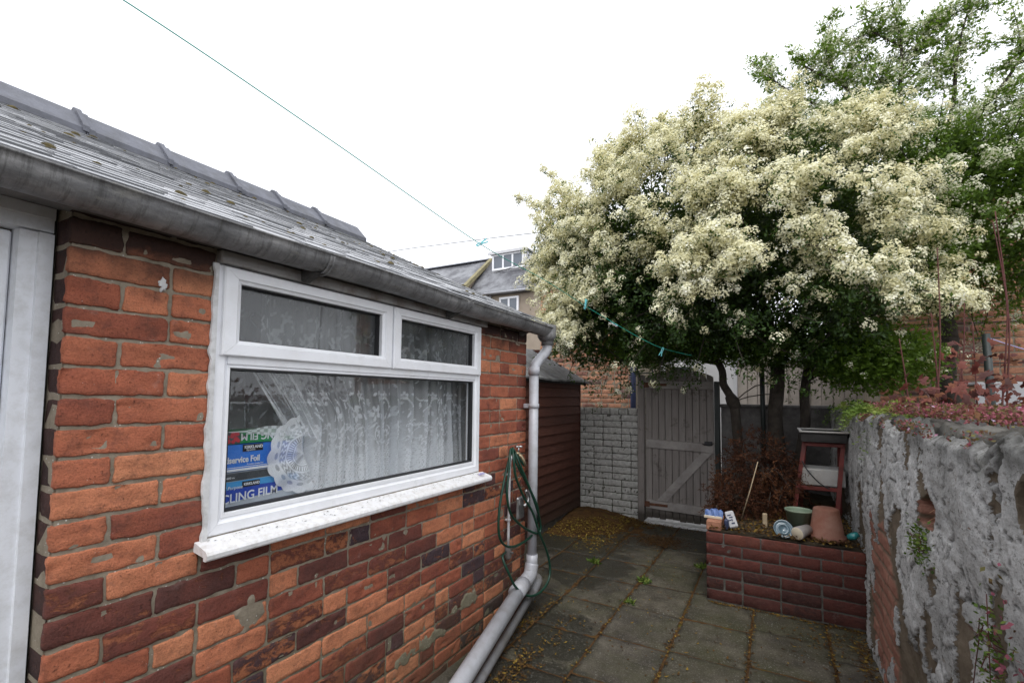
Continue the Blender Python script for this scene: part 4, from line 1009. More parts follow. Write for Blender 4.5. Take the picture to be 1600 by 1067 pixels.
# bare areas grow towards the bottom; a big one shows bricks at y 2.5 - 3.4
thr = .43+.06*sstep(.85, .2, Z)-.07*sstep(.55, .95, Z)+.035*sstep(2.3, 3.2, Y)*sstep(.9, .5, Z)-.03*sstep(.8, 1.2, Z)
hole1 = 1-np.hypot((Y-3.02)/.40, (Z-.42)/.52); thr = thr+.09*np.clip(hole1*1.4, 0, 1)
thr = thr+.08*np.clip(1-np.hypot((Y-2.2)/.16, (Z-.28)/.36), 0, 1)+.07*np.clip(1-np.hypot((Y-1.82)/.14, (Z-.40)/.40), 0, 1)+.05*np.clip(1-np.hypot((Y-2.55)/.10, (Z-.75)/.3), 0, 1)+.05*np.clip(1-np.hypot((Y-3.6)/.2, (Z-.6)/.5), 0, 1)
thr = thr+.11*sstep(1.02, 1.28, Z)*sstep(.50, .56, fbm(n3(Y*16, Z*2.0, 31), 4, 8))
paint = sstep(thr-.003, thr+.003, base)
brickp = sstep(.0, .12, hole1+ (fbm(n3(Y*7, Z*7, 2), 4, 77)-.5)*.9-.12)*(1-paint)
# cracks between lifted paint plates
cr = abs(fbm(n3(Y*5.5, Z*5.5, 12)+fbm(n3(Y*8, Z*8, 1), 3, 2)[..., None]*.6, 4, 99)-.5); crack = np.maximum(sstep(.010, .002, cr)*(fbm(n3(Y*2.5, Z*2.5, 9), 2, 4) > .50), sstep(.075, .02, f2-f1)*(fbm(n3(Y*5, Z*5, 19), 3, 14) > .43))*paint
X = np.zeros(Y.shape)
X += (fbm(n3(Y*1.2, Z*1.6, 4), 3, 12)-.5)*.06            # bulging old wall
X += (fbm(n3(Y*4.5, Z*9, 4), 5, 40)-.5)*.020*(1-.4*paint)+(fbm(n3(Y*24, Z*45, 4), 3, 44)-.5)*.008+(cid-.5)*.006*paint+(f1-.4)*(cid-.5)*.012*paint
X += -paint*(.0045+.006*fbm(n3(Y*13, Z*9, 0), 4, 66)) + crack*.009
curl = sstep(.015, .0, abs(base-thr-.008)); X += -curl*.004*paint
bc = np.floor(Z/.075); bu = (Y+(bc % 2)*.112)/.225; jd = np.minimum(abs((Z/.075) % 1-.0)*1, 1-((Z/.075) % 1))*.075; ju = np.minimum(bu % 1, 1-bu % 1)*.225
jmask = 1-sstep(.004, .011, np.minimum(jd, ju)); X += brickp*(-.006+.010*jmask)
# a knocked out brick
hl = np.maximum(abs(Y-2.21)/.085, np.maximum((Z-1.075+.55*abs(Y-2.20))/.02+1, (.955-Z)/.02+1))*.9+(fbm(n3(Y*24, Z*24, 5), 3, 3)-.5)*.7; hole = sstep(.95, .72, hl); X += hole*.085; paint = paint*(1-sstep(1.12, 1.0, hl)); brickp = np.where(hl < 1.15, .8, brickp)
hl2 = np.hypot((Y-1.40)/.045, (Z-1.17)/.05)+(fbm(n3(Y*20, Z*20, 5), 3, 3)-.5)*.8; X += sstep(1, .7, hl2)*.07; paint = paint*(1-sstep(1.1, .9, hl2))
# rounded top edge
topf = sstep(ht-.05, ht, Z); X += topf**2*.035
Pw = np.stack([xs_+X, Y, Z+((fbm(n3(Y*6, 0*Y, 1), 5, 9)-.5)*.13-.01)*sstep(1.1, ht, Z)], -1).reshape(-1, 3)
ids = np.arange(Y.size).reshape(Y.shape); Fq = np.stack([ids[:-1, :-1], ids[:-1, 1:], ids[1:, 1:], ids[1:, :-1]], -1).reshape(-1, 4)[:, ::-1]
def rwall_mat():
    n = N('flaking_whitewashed_render'); p = n.attr('paint'); b = n.attr('brickp'); cr = n.attr('crack'); jm = n.attr('jm')
    v = n.vmul(n.co(), (1, .5, 1))
    p = n.rng(n.math('ADD', p, n.math('MULTIPLY', n.math('SUBTRACT', n.noise(70, 9, .8, v), .5), .085)), -.006, .002)
    ren = n.ramp(n.noise(14, 8, .72, v), [(.3, (.105, .082, .058)), (.55, (.19, .15, .108)), (.75, (.27, .22, .165))])
    bri = n.ramp(n.noise(6, 6, .7), [(.3, (.22, .10, .075)), (.6, (.38, .18, .13)), (.8, (.45, .27, .21))]); bri = n.mix(jm, bri, (.17, .14, .10))
    base_ = n.mix(b, ren, bri)
    pt = n.ramp(n.noise(20, 9, .75, v), [(.28, (.26, .258, .255)), (.43, (.52, .518, .51)), (.64, (.80, .795, .785))])
    pt = n.mix(n.math('MULTIPLY', n.rng(n.attr('cell'), .55, .95), .35), pt, (.26, .25, .235))
    pt = n.mix(n.math('MULTIPLY', n.rng(n.noise(150, 5, .8, v), .53, .64), .6), pt, (.14, .13, .12))
    pt = n.mix(n.math('MULTIPLY', n.rng(n.noise(5, 9, .78, v), .50, .64), .7), pt, (.13, .125, .115))
    pt = n.mix(n.math('MULTIPLY', n.rng(n.noise(55, 6, .8, v), .56, .63), .85), pt, (.10, .095, .085))
    pt = n.mix(n.math('MULTIPLY', n.rng(n.noise(28, 8, .8, n.vadd(v, (4, 4, 4))), .58, .63), .6), pt, (.19, .15, .11))
    col = n.mix(p, base_, pt); col = n.mix(n.math('MULTIPLY', cr, .85), col, (.035, .03, .025))
    # dark algae at the top edge
    col = n.mix(n.math('MULTIPLY', n.rng(n.math('ADD', n.xyz('Z'), n.math('MULTIPLY', n.math('SUBTRACT', n.noise(7, 7, .7, n.vmul(n.co(), (1, 1, .3))), .5), .35)), 1.18, 1.32), .75), col, (.055, .055, .045))
    col = n.mix(n.math('MULTIPLY', n.rng(n.noise(6, 6, .7, n.vadd(n.co(), (9, 1, 3))), .58, .70), .30), col, (.08, .085, .035))
    h = n.math('ADD', n.math('MULTIPLY', n.noise(110, 8, .8, v), 1.5), n.math('MULTIPLY', p, .6))
    return n.end(n.bsdf(col, .93, n.bump(h, .006), spec=.2))
M['rwall'] = rwall_mat()
npmesh('wall_face', Pw, Fq, M['rwall'], wall, True, attrs={'paint': np.where(hl < 1.1, -1.0, np.where(hl2 < 1.1, -1.0, base-thr)).ravel(), 'brickp': brickp.ravel(), 'crack': crack.ravel(), 'cell': cid.ravel(), 'jm': jmask.ravel()})
MB().box(xs_+.10, xs_+.26, -1, 5.5, -.02, ht-.02).build('wall_body', M['mortar_planter'], wall)
# coping: broken stones and mortar
V = []; ys = np.concatenate([np.arange(-1, .9, .05), np.arange(.9, 5.5, .012)]); xs = np.linspace(xs_+.045, xs_+.29, 22); Yc, Xc = np.meshgrid(ys, xs)
Zc = ht-.025+(fbm(n3(Xc*9, Yc*5, 0), 5, 23)-.5)*.07-abs(fbm(n3(Xc*16, Yc*9, 4), 4, 73)-.5)*.09+(fbm(n3(Xc*60, Yc*50, 0), 3, 29)-.5)*.02+.022*(1-((Xc-xs_-.13)/.16)**2); Xc2 = Xc+(fbm(n3(Yc*8, Xc*3, 9), 3, 4)-.5)*.03
Zc = np.where((Xc == xs[0]) | (Xc == xs[-1]), ht-.06, Zc)
ids = np.arange(Yc.size).reshape(Yc.shape); Fq = np.stack([ids[:-1, :-1], ids[:-1, 1:], ids[1:, 1:], ids[1:, :-1]], -1).reshape(-1, 4)
M['coping'] = simple('dark_mossy_coping', (.075, .07, .06), .95, .5, 12, .006, 50, dirt=(.20, .19, .17), dirt_amt=.5, dscale=16)
npmesh('coping', np.stack([Xc2, Yc, Zc], -1).reshape(-1, 3), Fq, M['coping'], wall, True)
# broken bits inside the hole
m = MB(); rs = np.random.RandomState(31)
m.box(2.00, 2.05, 2.10, 2.17, .95, 1.05, .006, Matrix.Translation((0, 0, 0))@Matrix.Rotation(.05, 4, 'X')); m.box(1.985, 2.02, 2.20, 2.215, .94, 1.04, .003)
for i in range(14):
    y = 2.10+.15*rs.rand(); z = .95+.08*rs.rand(); m.tube([(2.0, y, z), (1.985+.02*rs.rand(), y+(rs.rand()-.5)*.06, z+(rs.rand()-.3)*.06), (1.965, y+(rs.rand()-.5)*.09, z-.03*rs.rand())], .0015, 5)
m.build('broken_brick', M['brick_far'], wall)

# =================================================================== back boundary: limewashed brick wall, gate, grey wall
bw = empty('painted_brick_wall', (-.3, 5.6, 0), 'low limewashed brick wall between the shed and the gate', 'wall')
bk = Bricks((-1.0, 5.5, 0), (1, 0, 0), (0, -1, 0), rough=1.3, nu=9, nv=5)
for k in range(17):
    z0 = -.03+.0765*k
    if k == 16:
        x = 0
        while x < 1.10: bk.brick(x+.004, min(x+.105, 1.10)-.004, z0+.004, z0+.07+random.uniform(-.012, .008), random.random()*.8, .02, random.uniform(0, .008)); x += .109
    else: bk.fill(0, 1.10, z0, z0+.0765, k % 2 == 0, lambda a, b: random.random()*.8)
bk.build('brick_face', M['brick_white'], bw)
mortar_sheet('mortar_face', (-1.0, 5.503, 0), (1, 0, 0), (0, -1, 0), .005, 1.095, -.03, 1.262, [], M['mortar_white'], bw, .02, .006)
MB().box(-1.0, .098, 5.512, 5.72, -.03, 1.265).build('wall_body', M['mortar_white'], bw)
gw = empty('grey_wall', (1.9, 5.6, 0), 'dark grey rendered boundary wall behind the planter and tree trunks', 'wall')
xs = np.arange(.985, 3.3, .03); zs = np.arange(-.03, 1.32, .03); X, Z = np.meshgrid(xs, zs); Yw = 5.5+(fbm(n3(X*6, Z*6, 0), 4, 8)-.5)*.03
ids = np.arange(X.size).reshape(X.shape); Fq = np.stack([ids[:-1, :-1], ids[:-1, 1:], ids[1:, 1:], ids[1:, :-1]], -1).reshape(-1, 4)
npmesh('wall_face', np.stack([X, Yw, Z], -1).reshape(-1, 3), Fq, M['greywall'], gw, True)
MB().box(.99, 3.27, 5.53, 5.70, -.03, 1.28).box(.97, 3.3, 5.47, 5.73, 1.30, 1.335, .01).build('wall_body', M['greywall'], gw, .015)
gt = empty('garden_gate', (.55, 5.5, 0), 'arched grey mauve plank gate with a diagonal brace', 'gate')
xL, xR = .185, .915; nb = 10; bwid = (xR-xL)/nb
def arch(x): t = (x-xL)/(xR-xL); return 1.625+.10*math.sin(math.pi*min(max(t*1.0, 0), 1))**.8
m = MB()
for i in range(nb):
    a, b = xL+bwid*i+.0025, xL+bwid*(i+1)-.0025; sdv = random.random(); z0 = .045+random.uniform(-.01, .01); c_ = .004
    P_ = []
    for y, ins in ((5.494, c_), (5.498, 0), (5.516, 0)):
        q = [(a+ins, y, z0), (b-ins, y, z0)]
        for k in range(5): xx = (b-ins)+((a+ins)-(b-ins))*k/4; q.append((xx, y, arch(xx)))
        P_.append(q)
    V = sum(P_, []); n_ = 7; F = [tuple(range(n_)), tuple(reversed(range(2*n_, 3*n_)))]
    for r in (0, 1): F += [(r*n_+k, (r+1)*n_+k, (r+1)*n_+(k+1) % n_, r*n_+(k+1) % n_) for k in range(n_)]
    m.add(V, F, False, seed=sdv)
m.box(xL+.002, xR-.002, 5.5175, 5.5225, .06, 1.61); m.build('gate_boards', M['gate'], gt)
for nm, z0, z1, dz in (('gate_rail', 1.505, 1.585, -.01), ('gate_rail', .835, .925, -.02), ('gate_rail', .155, .245, -.02)):
    mm = MB(); V = [(xL+.01, 5.467, z0), (xR-.004, 5.467, z0+dz), (xR-.004, 5.467, z1+dz), (xL+.01, 5.467, z1), (xL+.01, 5.4935, z0-.004), (xR-.004, 5.4935, z0+dz-.004), (xR-.004, 5.4935, z1+dz+.004), (xL+.01, 5.4935, z1+.004)]
    mm.add(V, [(0, 1, 2, 3), (4, 7, 6, 5), (0, 4, 5, 1), (3, 2, 6, 7), (0, 3, 7, 4), (1, 5, 6, 2)], False, seed=random.random()); mm.build(nm, M['gate_rail'], gt)
mm = MB(); mm.add([(.31, 5.468, .247), (.42, 5.468, .247), (.895, 5.468, .812), (.79, 5.468, .815), (.31, 5.4932, .247), (.42, 5.4932, .247), (.895, 5.4932, .812), (.79, 5.4932, .815)], [(0, 1, 2, 3), (4, 7, 6, 5), (0, 4, 5, 1), (3, 2, 6, 7), (0, 3, 7, 4), (1, 5, 6, 2)], False, seed=.6); mm.build('gate_brace', M['gate_rail'], gt)
for z in (.20, 1.545): MB().box(.172, .235, 5.455, 5.466, z-.03, z+.03, .003).tube([(.172, 5.462, z-.04), (.172, 5.462, z+.04)], .009, 8).box(.235, .43, 5.459, 5.466, z-.014, z+.014, .002).build('hinge', M['rust'], gt)
MB().box(.82, .90, 5.455, 5.466, .90, .935, .003).tube([(.80, 5.455, .905), (.86, 5.452, .895), (.90, 5.458, .90)], .006, 6).build('latch', M['blackplastic'], gt)
MB().box(.106, .178, 5.44, 5.53, 0, 1.66, .006, seed=.3).build('gate_post', M['gate'], gt)
MB().box(.922, .975, 5.45, 5.53, 0, 1.58, .006).build('gate_post', M['darkpost'], gt)
MB().box(.18, .92, 5.40, 5.62, -.01, .022, .006).build('doorstep', M['whitestrip'], gt)

# =================================================================== shed
sh = empty('garden_shed', (-1.2, 4.4, 0), 'dark red brown boarded shed with a speckled felt roof beyond the outhouse', 'shed')
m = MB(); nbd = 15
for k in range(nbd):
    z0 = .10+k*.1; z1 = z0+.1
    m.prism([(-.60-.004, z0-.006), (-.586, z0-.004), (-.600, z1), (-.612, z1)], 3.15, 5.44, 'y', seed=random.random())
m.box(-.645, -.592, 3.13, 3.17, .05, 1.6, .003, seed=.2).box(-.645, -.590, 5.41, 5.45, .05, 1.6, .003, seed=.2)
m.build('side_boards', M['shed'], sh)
m = MB()
for k in range(19):
    z0 = .10+k*.1; z1 = z0+.1; hw = .66 if z0 < 1.55 else .66*(1.98-z0)/.43
    if hw < .05: break
    for yy, sg in ((3.15, -1), (5.44, 1)):
        V = [(-1.26-hw, yy+sg*.004, z0), (-1.26+hw-.01, yy+sg*.004, z0), (-1.26+hw-.01, yy-sg*.004, z1), (-1.26-hw, yy-sg*.004, z1), (-1.26-hw, yy-sg*.02, z0), (-1.26+hw-.01, yy-sg*.02, z0), (-1.26+hw-.01, yy-sg*.02, z1), (-1.26-hw, yy-sg*.02, z1)]
        m.add(V, [(0, 1, 2, 3), (4, 7, 6, 5), (0, 4, 5, 1), (3, 2, 6, 7)], False, seed=random.random())
m.box(-1.94, -1.92, 3.15, 5.44, .1, 1.6); m.box(-.66, -.64, 3.2, 5.4, .0, .12)
m.build('end_boards', M['shed'], sh)
MB().box(-1.9, -.62, 3.2, 5.4, -.02, .09).build('shed_base', M['mortar_planter'], sh)
m = MB()
for sg in (-1, 1):
    nx, ny = 14, 40; X, Y = np.meshgrid(np.linspace(0, 1, nx), np.linspace(3.06, 5.56, ny)); Xr = -1.26+sg*X*.735; Zr = 2.01-X*.425+(fbm(n3(Xr*6, Y*6, 0), 4, 15)-.5)*.02+.006*np.sin(Y*6+X*3)*X
    top = np.stack([Xr, Y, Zr], -1).reshape(-1, 3); bot = top-np.array([0, 0, .018]); ids = np.arange(nx*ny).reshape(ny, nx)
    Fq = np.stack([ids[:-1, :-1], ids[:-1, 1:], ids[1:, 1:], ids[1:, :-1]], -1).reshape(-1, 4); ring = np.concatenate([ids[0, :], ids[1:, -1], ids[-1, -2::-1], ids[-2:0:-1, 0]]); o = nx*ny
    Fs = np.stack([ring, np.roll(ring, -1), np.roll(ring, -1)+o, ring+o], -1)
    m.add(np.concatenate([top, bot]), [tuple(f) for f in Fq]+[tuple(f[::-1]+o) for f in Fq]+[tuple(f) for f in Fs])
m.build('felt_roof', M['felt'], sh)
MB().box(-.575, -.560, 3.10, 5.50, 1.545, 1.598, .002).box(-.57, -.545, 5.50, 5.515, 1.53, 1.60).build('eaves_board', M['blackwood'], sh)

# =================================================================== planter
pl = empty('brick_planter', (1.5, 4.4, 0), 'raised planter of dark maroon brick in front of the gate corner', 'planter')
bk = Bricks((1.055, 3.60, 0), (1, 0, 0), (0, -1, 0), rough=.8)
tn = lambda a, b: random.choice([.1, .2, .35, .4, .5]) if b > .25 else random.choice([.5, .6, .8, .9])
for k in range(6): bk.fill(0, .905, .005+k*.0775, .005+(k+1)*.0775, k % 2 == 1, tn, header=.08)
bk.build('front_bricks', M['brick_planter'], pl)
bk = Bricks((1.055, 3.60, 0), (0, 1, 0), (-1, 0, 0), rough=.8)
for k in range(6): bk.fill(0, 1.86, .005+k*.0775, .005+(k+1)*.0775, k % 2 == 0, tn, header=.08)
bk.build('side_bricks', M['brick_planter'], pl)
MB().box(1.058, 1.955, 3.603, 3.705, 0, .463).box(1.058, 1.16, 3.705, 5.46, 0, .463).build('mortar_core', M['mortar_planter'], pl)
xs, ys = np.meshgrid(np.linspace(1.075, 1.95, 50), np.linspace(3.62, 5.48, 90)); Z = .475+(fbm(n3(xs*7, ys*7, 0), 5, 6)-.5)*.05; Z = np.where((ys < 3.70) | (xs < 1.15), np.minimum(Z, .474), Z)
ids = np.arange(4500).reshape(90, 50); Fq = np.stack([ids[:-1, :-1], ids[:-1, 1:], ids[1:, 1:], ids[1:, :-1]], -1).reshape(-1, 4)
s_ = npmesh('planter_soil', np.stack([xs, ys, Z], -1).reshape(-1, 3), Fq, M['soil'], None, True); s_['kind'] = 'structure'
rs = np.random.RandomState(55); n = 2600
P = np.stack([1.08+.86*rs.rand(n), 3.61+1.3*rs.rand(n)**1.5, .490+.02*rs.rand(n)], 1); D = norm(np.stack([rs.normal(size=n), rs.normal(size=n), rs.normal(size=n)*.3], 1))
lf2 = leaves_mesh('dry_leaf_litter', P, D, perp(D, rs), .012+.02*rs.rand(n), .004+.005*rs.rand(n), rs.rand(n)*.75, M['litter'], None, .2); lf2['kind'] = 'stuff'
# things standing on the planter
def pot_prof(r0, r1, h, rim=.0, t=.004, rimh=.02):
    p = [(0, 0), (r0, 0)]
    if rim: p += [(r1-.002, h-rimh), (r1+rim, h-rimh), (r1+rim, h)]
    else: p += [(r1, h), ]
    p += [(r1-t, h), (r1-t-.002, h-.01), (r0-t, .006), (0, .006)]
    return p
gp = MB(); gp.lathe(pot_prof(.058, .080, .165, .004, .004, .012), (1.62, 3.80, .485), 28)
tag(gp.build('plant_pot', M['green_plastic']), 'pale green flared pot standing upright beside the terracotta one', 'pot', 'pots on the planter')
te = MB(); te.lathe([(0, .200), (.060, .200), (.070, .196), (.074, .188), (.098, .03), (.108, .028), (.111, 0), (.102, 0), (.066, .18), (0, .186)], (1.775, 3.76, .487), 32)
tag(te.build('plant_pot', M['terracotta']), 'terracotta pot turned upside down at the right of the planter', 'pot', 'pots on the planter')
Mx = Matrix.Rotation(math.radians(-84), 4, 'X')@Matrix.Rotation(0, 4, 'Z')
Mr = Matrix.Rotation(math.radians(-32), 4, 'Z')@Mx
cu = MB(); cu.lathe([(0, 0), (.040, 0), (.0415, .006), (.032, .12), (.030, .12), (.034, .01), (0, .008)], (1.605, 3.615, .530), 24, Mr)
tag(cu.build('plant_pot', M['grey_pot']), 'small grey pot lying on its side with a cream base facing out', 'pot', 'pots on the planter')
cb = MB(); nrm_ = Mr @ Vector((0, 0, -1)); cb.lathe([(0, -.0015), (.037, -.0015), (.0385, -.0003)], (1.605, 3.615, .530), 24, Mr); o = cb.build('pot_base', M['cream_plastic'], bpy.data.objects['plant_pot.002'])
wp = MB(); wp.lathe(pot_prof(.036, .046, .09, .003, .003, .02), (1.70, 3.90, .49), 20)
tag(wp.build('plant_pot', M['cream_plastic']), 'little cream pot half hidden behind the terracotta pot', 'pot', 'pots on the planter')
Mp = Matrix.Rotation(math.radians(62), 4, 'X')@Matrix.Rotation(.2, 4, 'Y')
pg = MB(); pg.lathe([(0, .004), (.022, .004), (.026, .012), (.034, .012), (.040, .003), (.050, .006), (.058, .016), (.060, .012), (.050, .0), (.030, -.004), (0, -.004)], (1.525, 3.66, .535), 30, Mp)
tag(pg.build('glass_dish', M['blueglass']), 'round blue grey glass dish leaning left of the green pot', 'dish')
tl = MB(); tl.tube([(1.885, 3.70, .525), (1.91, 3.69, .54), (1.935, 3.685, .56)], [.018, .024, .015], 12)
tag(tl.build('glass_bottle', M['teal']), 'small teal bottle lying beside the wall behind the terracotta pot', 'bottle')
Mb = Matrix.Translation((1.21, 3.70, .545))@Matrix.Rotation(-.35, 4, 'Y')@Matrix.Rotation(-.3, 4, 'X')
bt = MB(); bt.box(-.030, .030, -.012, .012, -.055, .060, .008, Mb); bb = bt.build('carton_packet', M['whitecard']); tag(bb, 'white printed packet leaning at the left of the planter', 'packet')
mk = MB()
for (a, b, c_, d_) in ((-.016, .010, .028, .036), (-.008, .016, .012, .020), (-.018, .002, -.006, .002), (-.004, .018, -.030, -.020), (.004, .010, -.010, .006)): mk.box(a, b, -.0135, -.0125, c_, d_, 0, Mb)
mk.build('printed_marks', M['navy'], bb)
nb_ = MB(); nb_.box(1.165, 1.195, 3.66, 3.72, .478, .55, .008); tag(nb_.build('plastic_block', M['navy']), 'small navy plastic piece between the loose brick and white packet', 'plastic piece')
lb = MB(); lb.box(1.052, 1.150, 3.625, 3.84, .472, .537, .006); lbo = lb.build('loose_brick', M['brick_far'], None, .004); tag(lbo, 'loose orange brick lying on the left corner of the planter', 'brick')
at = lbo.data.attributes.new('tone', 'FLOAT', 'FACE'); at.data.foreach_set('value', [.45]*len(lbo.data.polygons))
V = []; F = []; nx = 12
for j in range(9):
    for i in range(nx):
        u_, v_ = i/(nx-1), j/8; V.append((1.035+.12*u_, 3.70+.05*v_+.01*math.sin(i*1.7+j), .54+.012+.055*math.sin(math.pi*v_*.9)*(1-.35*abs(u_-.55)*2)+.008*math.sin(i*2.1+j*1.3)))
for j in range(8):
    for i in range(nx-1): F.append((j*nx+i, j*nx+i+1, (j+1)*nx+i+1, (j+1)*nx+i))
wr = MB().add(V, F, True).build('crumpled_wrapper', M['bluecard']); tag(wr, 'crumpled blue and white wrapper on top of the loose brick', 'wrapper'); MB().box(1.03, 1.15, 3.692, 3.70, .539, .558, .003, Matrix.Identity(4)).build('white_edge', M['cream_plastic'], wr)
wd = MB(); wd.box(1.40, 1.43, 3.86, 3.89, .48, .58, .004); tag(wd.build('wood_offcut', M['twig_pale']), 'short pale wood offcut standing in the litter by the conifer', 'wood offcut')
st = MB(); st.tube([(1.258, 3.95, .50), (1.32, 3.945, .72), (1.375, 3.95, .935)], [.005, .0045, .003], 6); tag(st.build('garden_cane', M['twig_pale']), 'thin pale cane leaning across the brown conifer', 'cane')
# red metal stand with two white trays
stn = empty('metal_stand', (1.8, 4.4, .48), 'rust red metal stand behind the pots', 'stand')
for a, b in (((1.60, 4.30, .47), (1.69, 4.34, 1.08)), ((1.875, 4.28, .47), (1.935, 4.32, 1.08)), ((1.66, 4.62, .47), (1.70, 4.56, 1.08)), ((1.93, 4.62, .47), (1.935, 4.56, 1.08))):
    mm = MB(); d = Vector(b)-Vector(a); V = [(a[0]-.014, a[1]-.012, a[2]), (a[0]+.014, a[1]-.012, a[2]), (a[0]+.014, a[1]+.012, a[2]), (a[0]-.014, a[1]+.012, a[2]), (b[0]-.014, b[1]-.012, b[2]), (b[0]+.014, b[1]-.012, b[2]), (b[0]+.014, b[1]+.012, b[2]), (b[0]-.014, b[1]+.012, b[2])]
    mm.add(V, [(3, 2, 1, 0), (4, 5, 6, 7), (0, 1, 5, 4), (1, 2, 6, 5), (2, 3, 7, 6), (3, 0, 4, 7)]); mm.build('leg', M['redmetal'], stn)
for z, x0, x1 in ((.722, 1.645, 1.898), (1.055, 1.69, 1.935)): [MB().box(x0, x1, yy, yy+.02, z-.014, z+.014, .003).build('crossbar', M['redmetal'], stn) for yy in (4.29, 4.59)]
def tray(x0, x1, y0, y1, z0, z1, t=.014):
    m = MB(); m.box(x0, x1, y0, y1, z0, z0+t, .004).box(x0, x0+t, y0, y1, z0+t, z1).box(x1-t, x1, y0, y1, z0+t, z1).box(x0+t, x1-t, y0, y0+t, z0+t, z1).box(x0+t, x1-t, y1-t, y1, z0+t, z1)
    m.box(x0-.010, x1+.010, y0-.010, y0+.004, z1, z1+.008, .003).box(x0-.010, x1+.010, y1-.004, y1+.010, z1, z1+.008, .003).box(x0-.010, x0+.004, y0+.004, y1-.004, z1, z1+.008).box(x1-.004, x1+.010, y0+.004, y1-.004, z1, z1+.008)
    return m
tro = tray(1.665, 1.955, 4.25, 4.66, 1.075, 1.140).build('trough', M['blackwood']); MB().box(1.652, 1.968, 4.237, 4.258, 1.1485, 1.160, .002).box(1.652, 1.968, 4.652, 4.673, 1.1485, 1.160, .002).box(1.652, 1.672, 4.258, 4.652, 1.1485, 1.160).box(1.948, 1.968, 4.258, 4.652, 1.1485, 1.160).box(1.68, 1.94, 4.265, 4.645, 1.0895, 1.098).build('rim', M['ceramic'], tro)
tag(tro, 'shallow white rimmed trough on top of the red stand', 'trough')
sk = MB(); sk.box(1.655, 1.945, 4.325, 4.58, .738, .865, .008)
sko = sk.build('ceramic_sink', M['ceramic']); tag(sko, 'white sink with two holes on the lower rail of the red stand', 'sink')
MB().lathe([(0, -.004), (.011, -.003), (.013, .001)], (1.715, 4.323, .838), 12, Matrix.Rotation(math.radians(90), 4, 'X')).build('tap_hole', M['blackplastic'], sko); MB().lathe([(0, -.004), (.009, -.003), (.011, .001)], (1.905, 4.323, .845), 12, Matrix.Rotation(math.radians(90), 4, 'X')).build('tap_hole', M['blackplastic'], sko)
tag(MB().tube(catmull([(1.665, 4.27, .93), (1.70, 4.262, .86), (1.76, 4.262, .785), (1.81, 4.262, .745), (1.84, 4.265, .73)], 5), .0045, 6).build('cable', M['wire']), 'black cable hanging across the white sink', 'cable')

# =================================================================== washing line and pegs
LP = [(-1.3, -2.4, 3.20), (-.66, -.4, 2.86), (-.36, .65, 2.66), (-.14, 1.45, 2.45), (.037, 2.2, 2.272), (.09, 3.1, 2.235), (.06, 4.0, 2.205), (.12, 4.6, 2.13), (.42, 5.3, 1.965)]
LP = [(-1.35, -2.4, 3.6), (-.72, -.2, 2.95), (-.42, .60, 2.74), (-.20, 1.3, 2.53), (.037, 2.2, 2.270), (.188, 2.75, 2.164), (.304, 3.2, 2.060), (.44, 3.5, 1.960), (.575, 3.7, 1.868), (.716, 3.85, 1.795), (.9, 4.1, 1.75)]
tag(MB().tube(catmull(LP, 8), .0026, 6).build('washing_line', M['line']), 'thin green washing line stretched from overhead down to the tree', 'washing line')
def peg(p, ry, rz, pale, label):
    e = empty('clothes_peg', p, label, 'peg', 'pegs on the washing line'); T = Matrix.Translation(p)@Matrix.Rotation(rz, 4, 'Z')@Matrix.Rotation(ry, 4, 'Y')
    for sg, mm in ((1, 'peg'), (-1, 'peg_pale' if pale else 'peg')):
        m = MB(); V = []
        for (x, t0, t1) in ((.016, .001, .006), (.0, .0035, .008), (-.02, .001, .0065), (-.055, .008, .0125)):
            for yy in (-.0045, .0045): V += [(x, yy, sg*t0), (x, yy, sg*t1)]
        F = []
        for i in range(3):
            b = i*4; F += [(b, b+4, b+6, b+2), (b+1, b+3, b+7, b+5), (b, b+1, b+5, b+4), (b+2, b+6, b+7, b+3)]
        F += [(0, 2, 3, 1), (12, 13, 15, 14)]
        m.add([tuple(T@Vector(q)) for q in V], F); m.build('prong', M[mm], e)
    MB().tube([tuple(T@Vector((-.012, yy, 0))) for yy in (-.006, .006)], .0045, 8).build('spring', M['chrome'], e)
peg((.037, 2.2, 2.262), .45, -2.7, False, 'turquoise peg highest on the line, against the sky'); peg((.304, 3.2, 2.052), 1.15, 2.4, False, 'bright turquoise peg in front of the blossom')
peg((.44, 3.5, 1.952), .5, .3, True, 'half white turquoise peg against the dark crown'); peg((.716, 3.85, 1.785), -1.2, .3, False, 'shadowed peg at the far end of the line above the gate')
# =================================================================== flowering tree
def corymbs(name, C_, A_, R_, K, size, mat, parent, rs, vbase=None):
    n = len(C_)
    d = norm(A_[:, None, :]*.75+norm(rs.normal(size=(n, K, 3)))); rad = R_[:, None, None]*(.75+.35*rs.rand(n, K, 1))
    p = C_[:, None, :]+d*rad
    nn = norm(d+.5*A_[:, None, :]+.30*norm(rs.normal(size=(n, K, 3)))); a = norm(np.cross(nn, norm(rs.normal(size=(n, K, 3))))); b = np.cross(nn, a)
    s = size*(.65+.7*rs.rand(n, K, 1)); a = a*s; b = b*s*(.7+.3*rs.rand(n, K, 1))
    V = np.stack([p-a, p-b, p+a, p+b], 2).reshape(-1, 3); F = np.arange(n*K*4).reshape(-1, 4)
    vb = rs.rand(n)*.55+.1 if vbase is None else vbase
    v = np.clip(vb[:, None]+.35*rs.rand(n, K)+.15*(d*A_[:, None, :]).sum(-1), 0, 1).ravel()
    return npmesh(name, V, F, mat, parent, False, fattrs={'v': v})
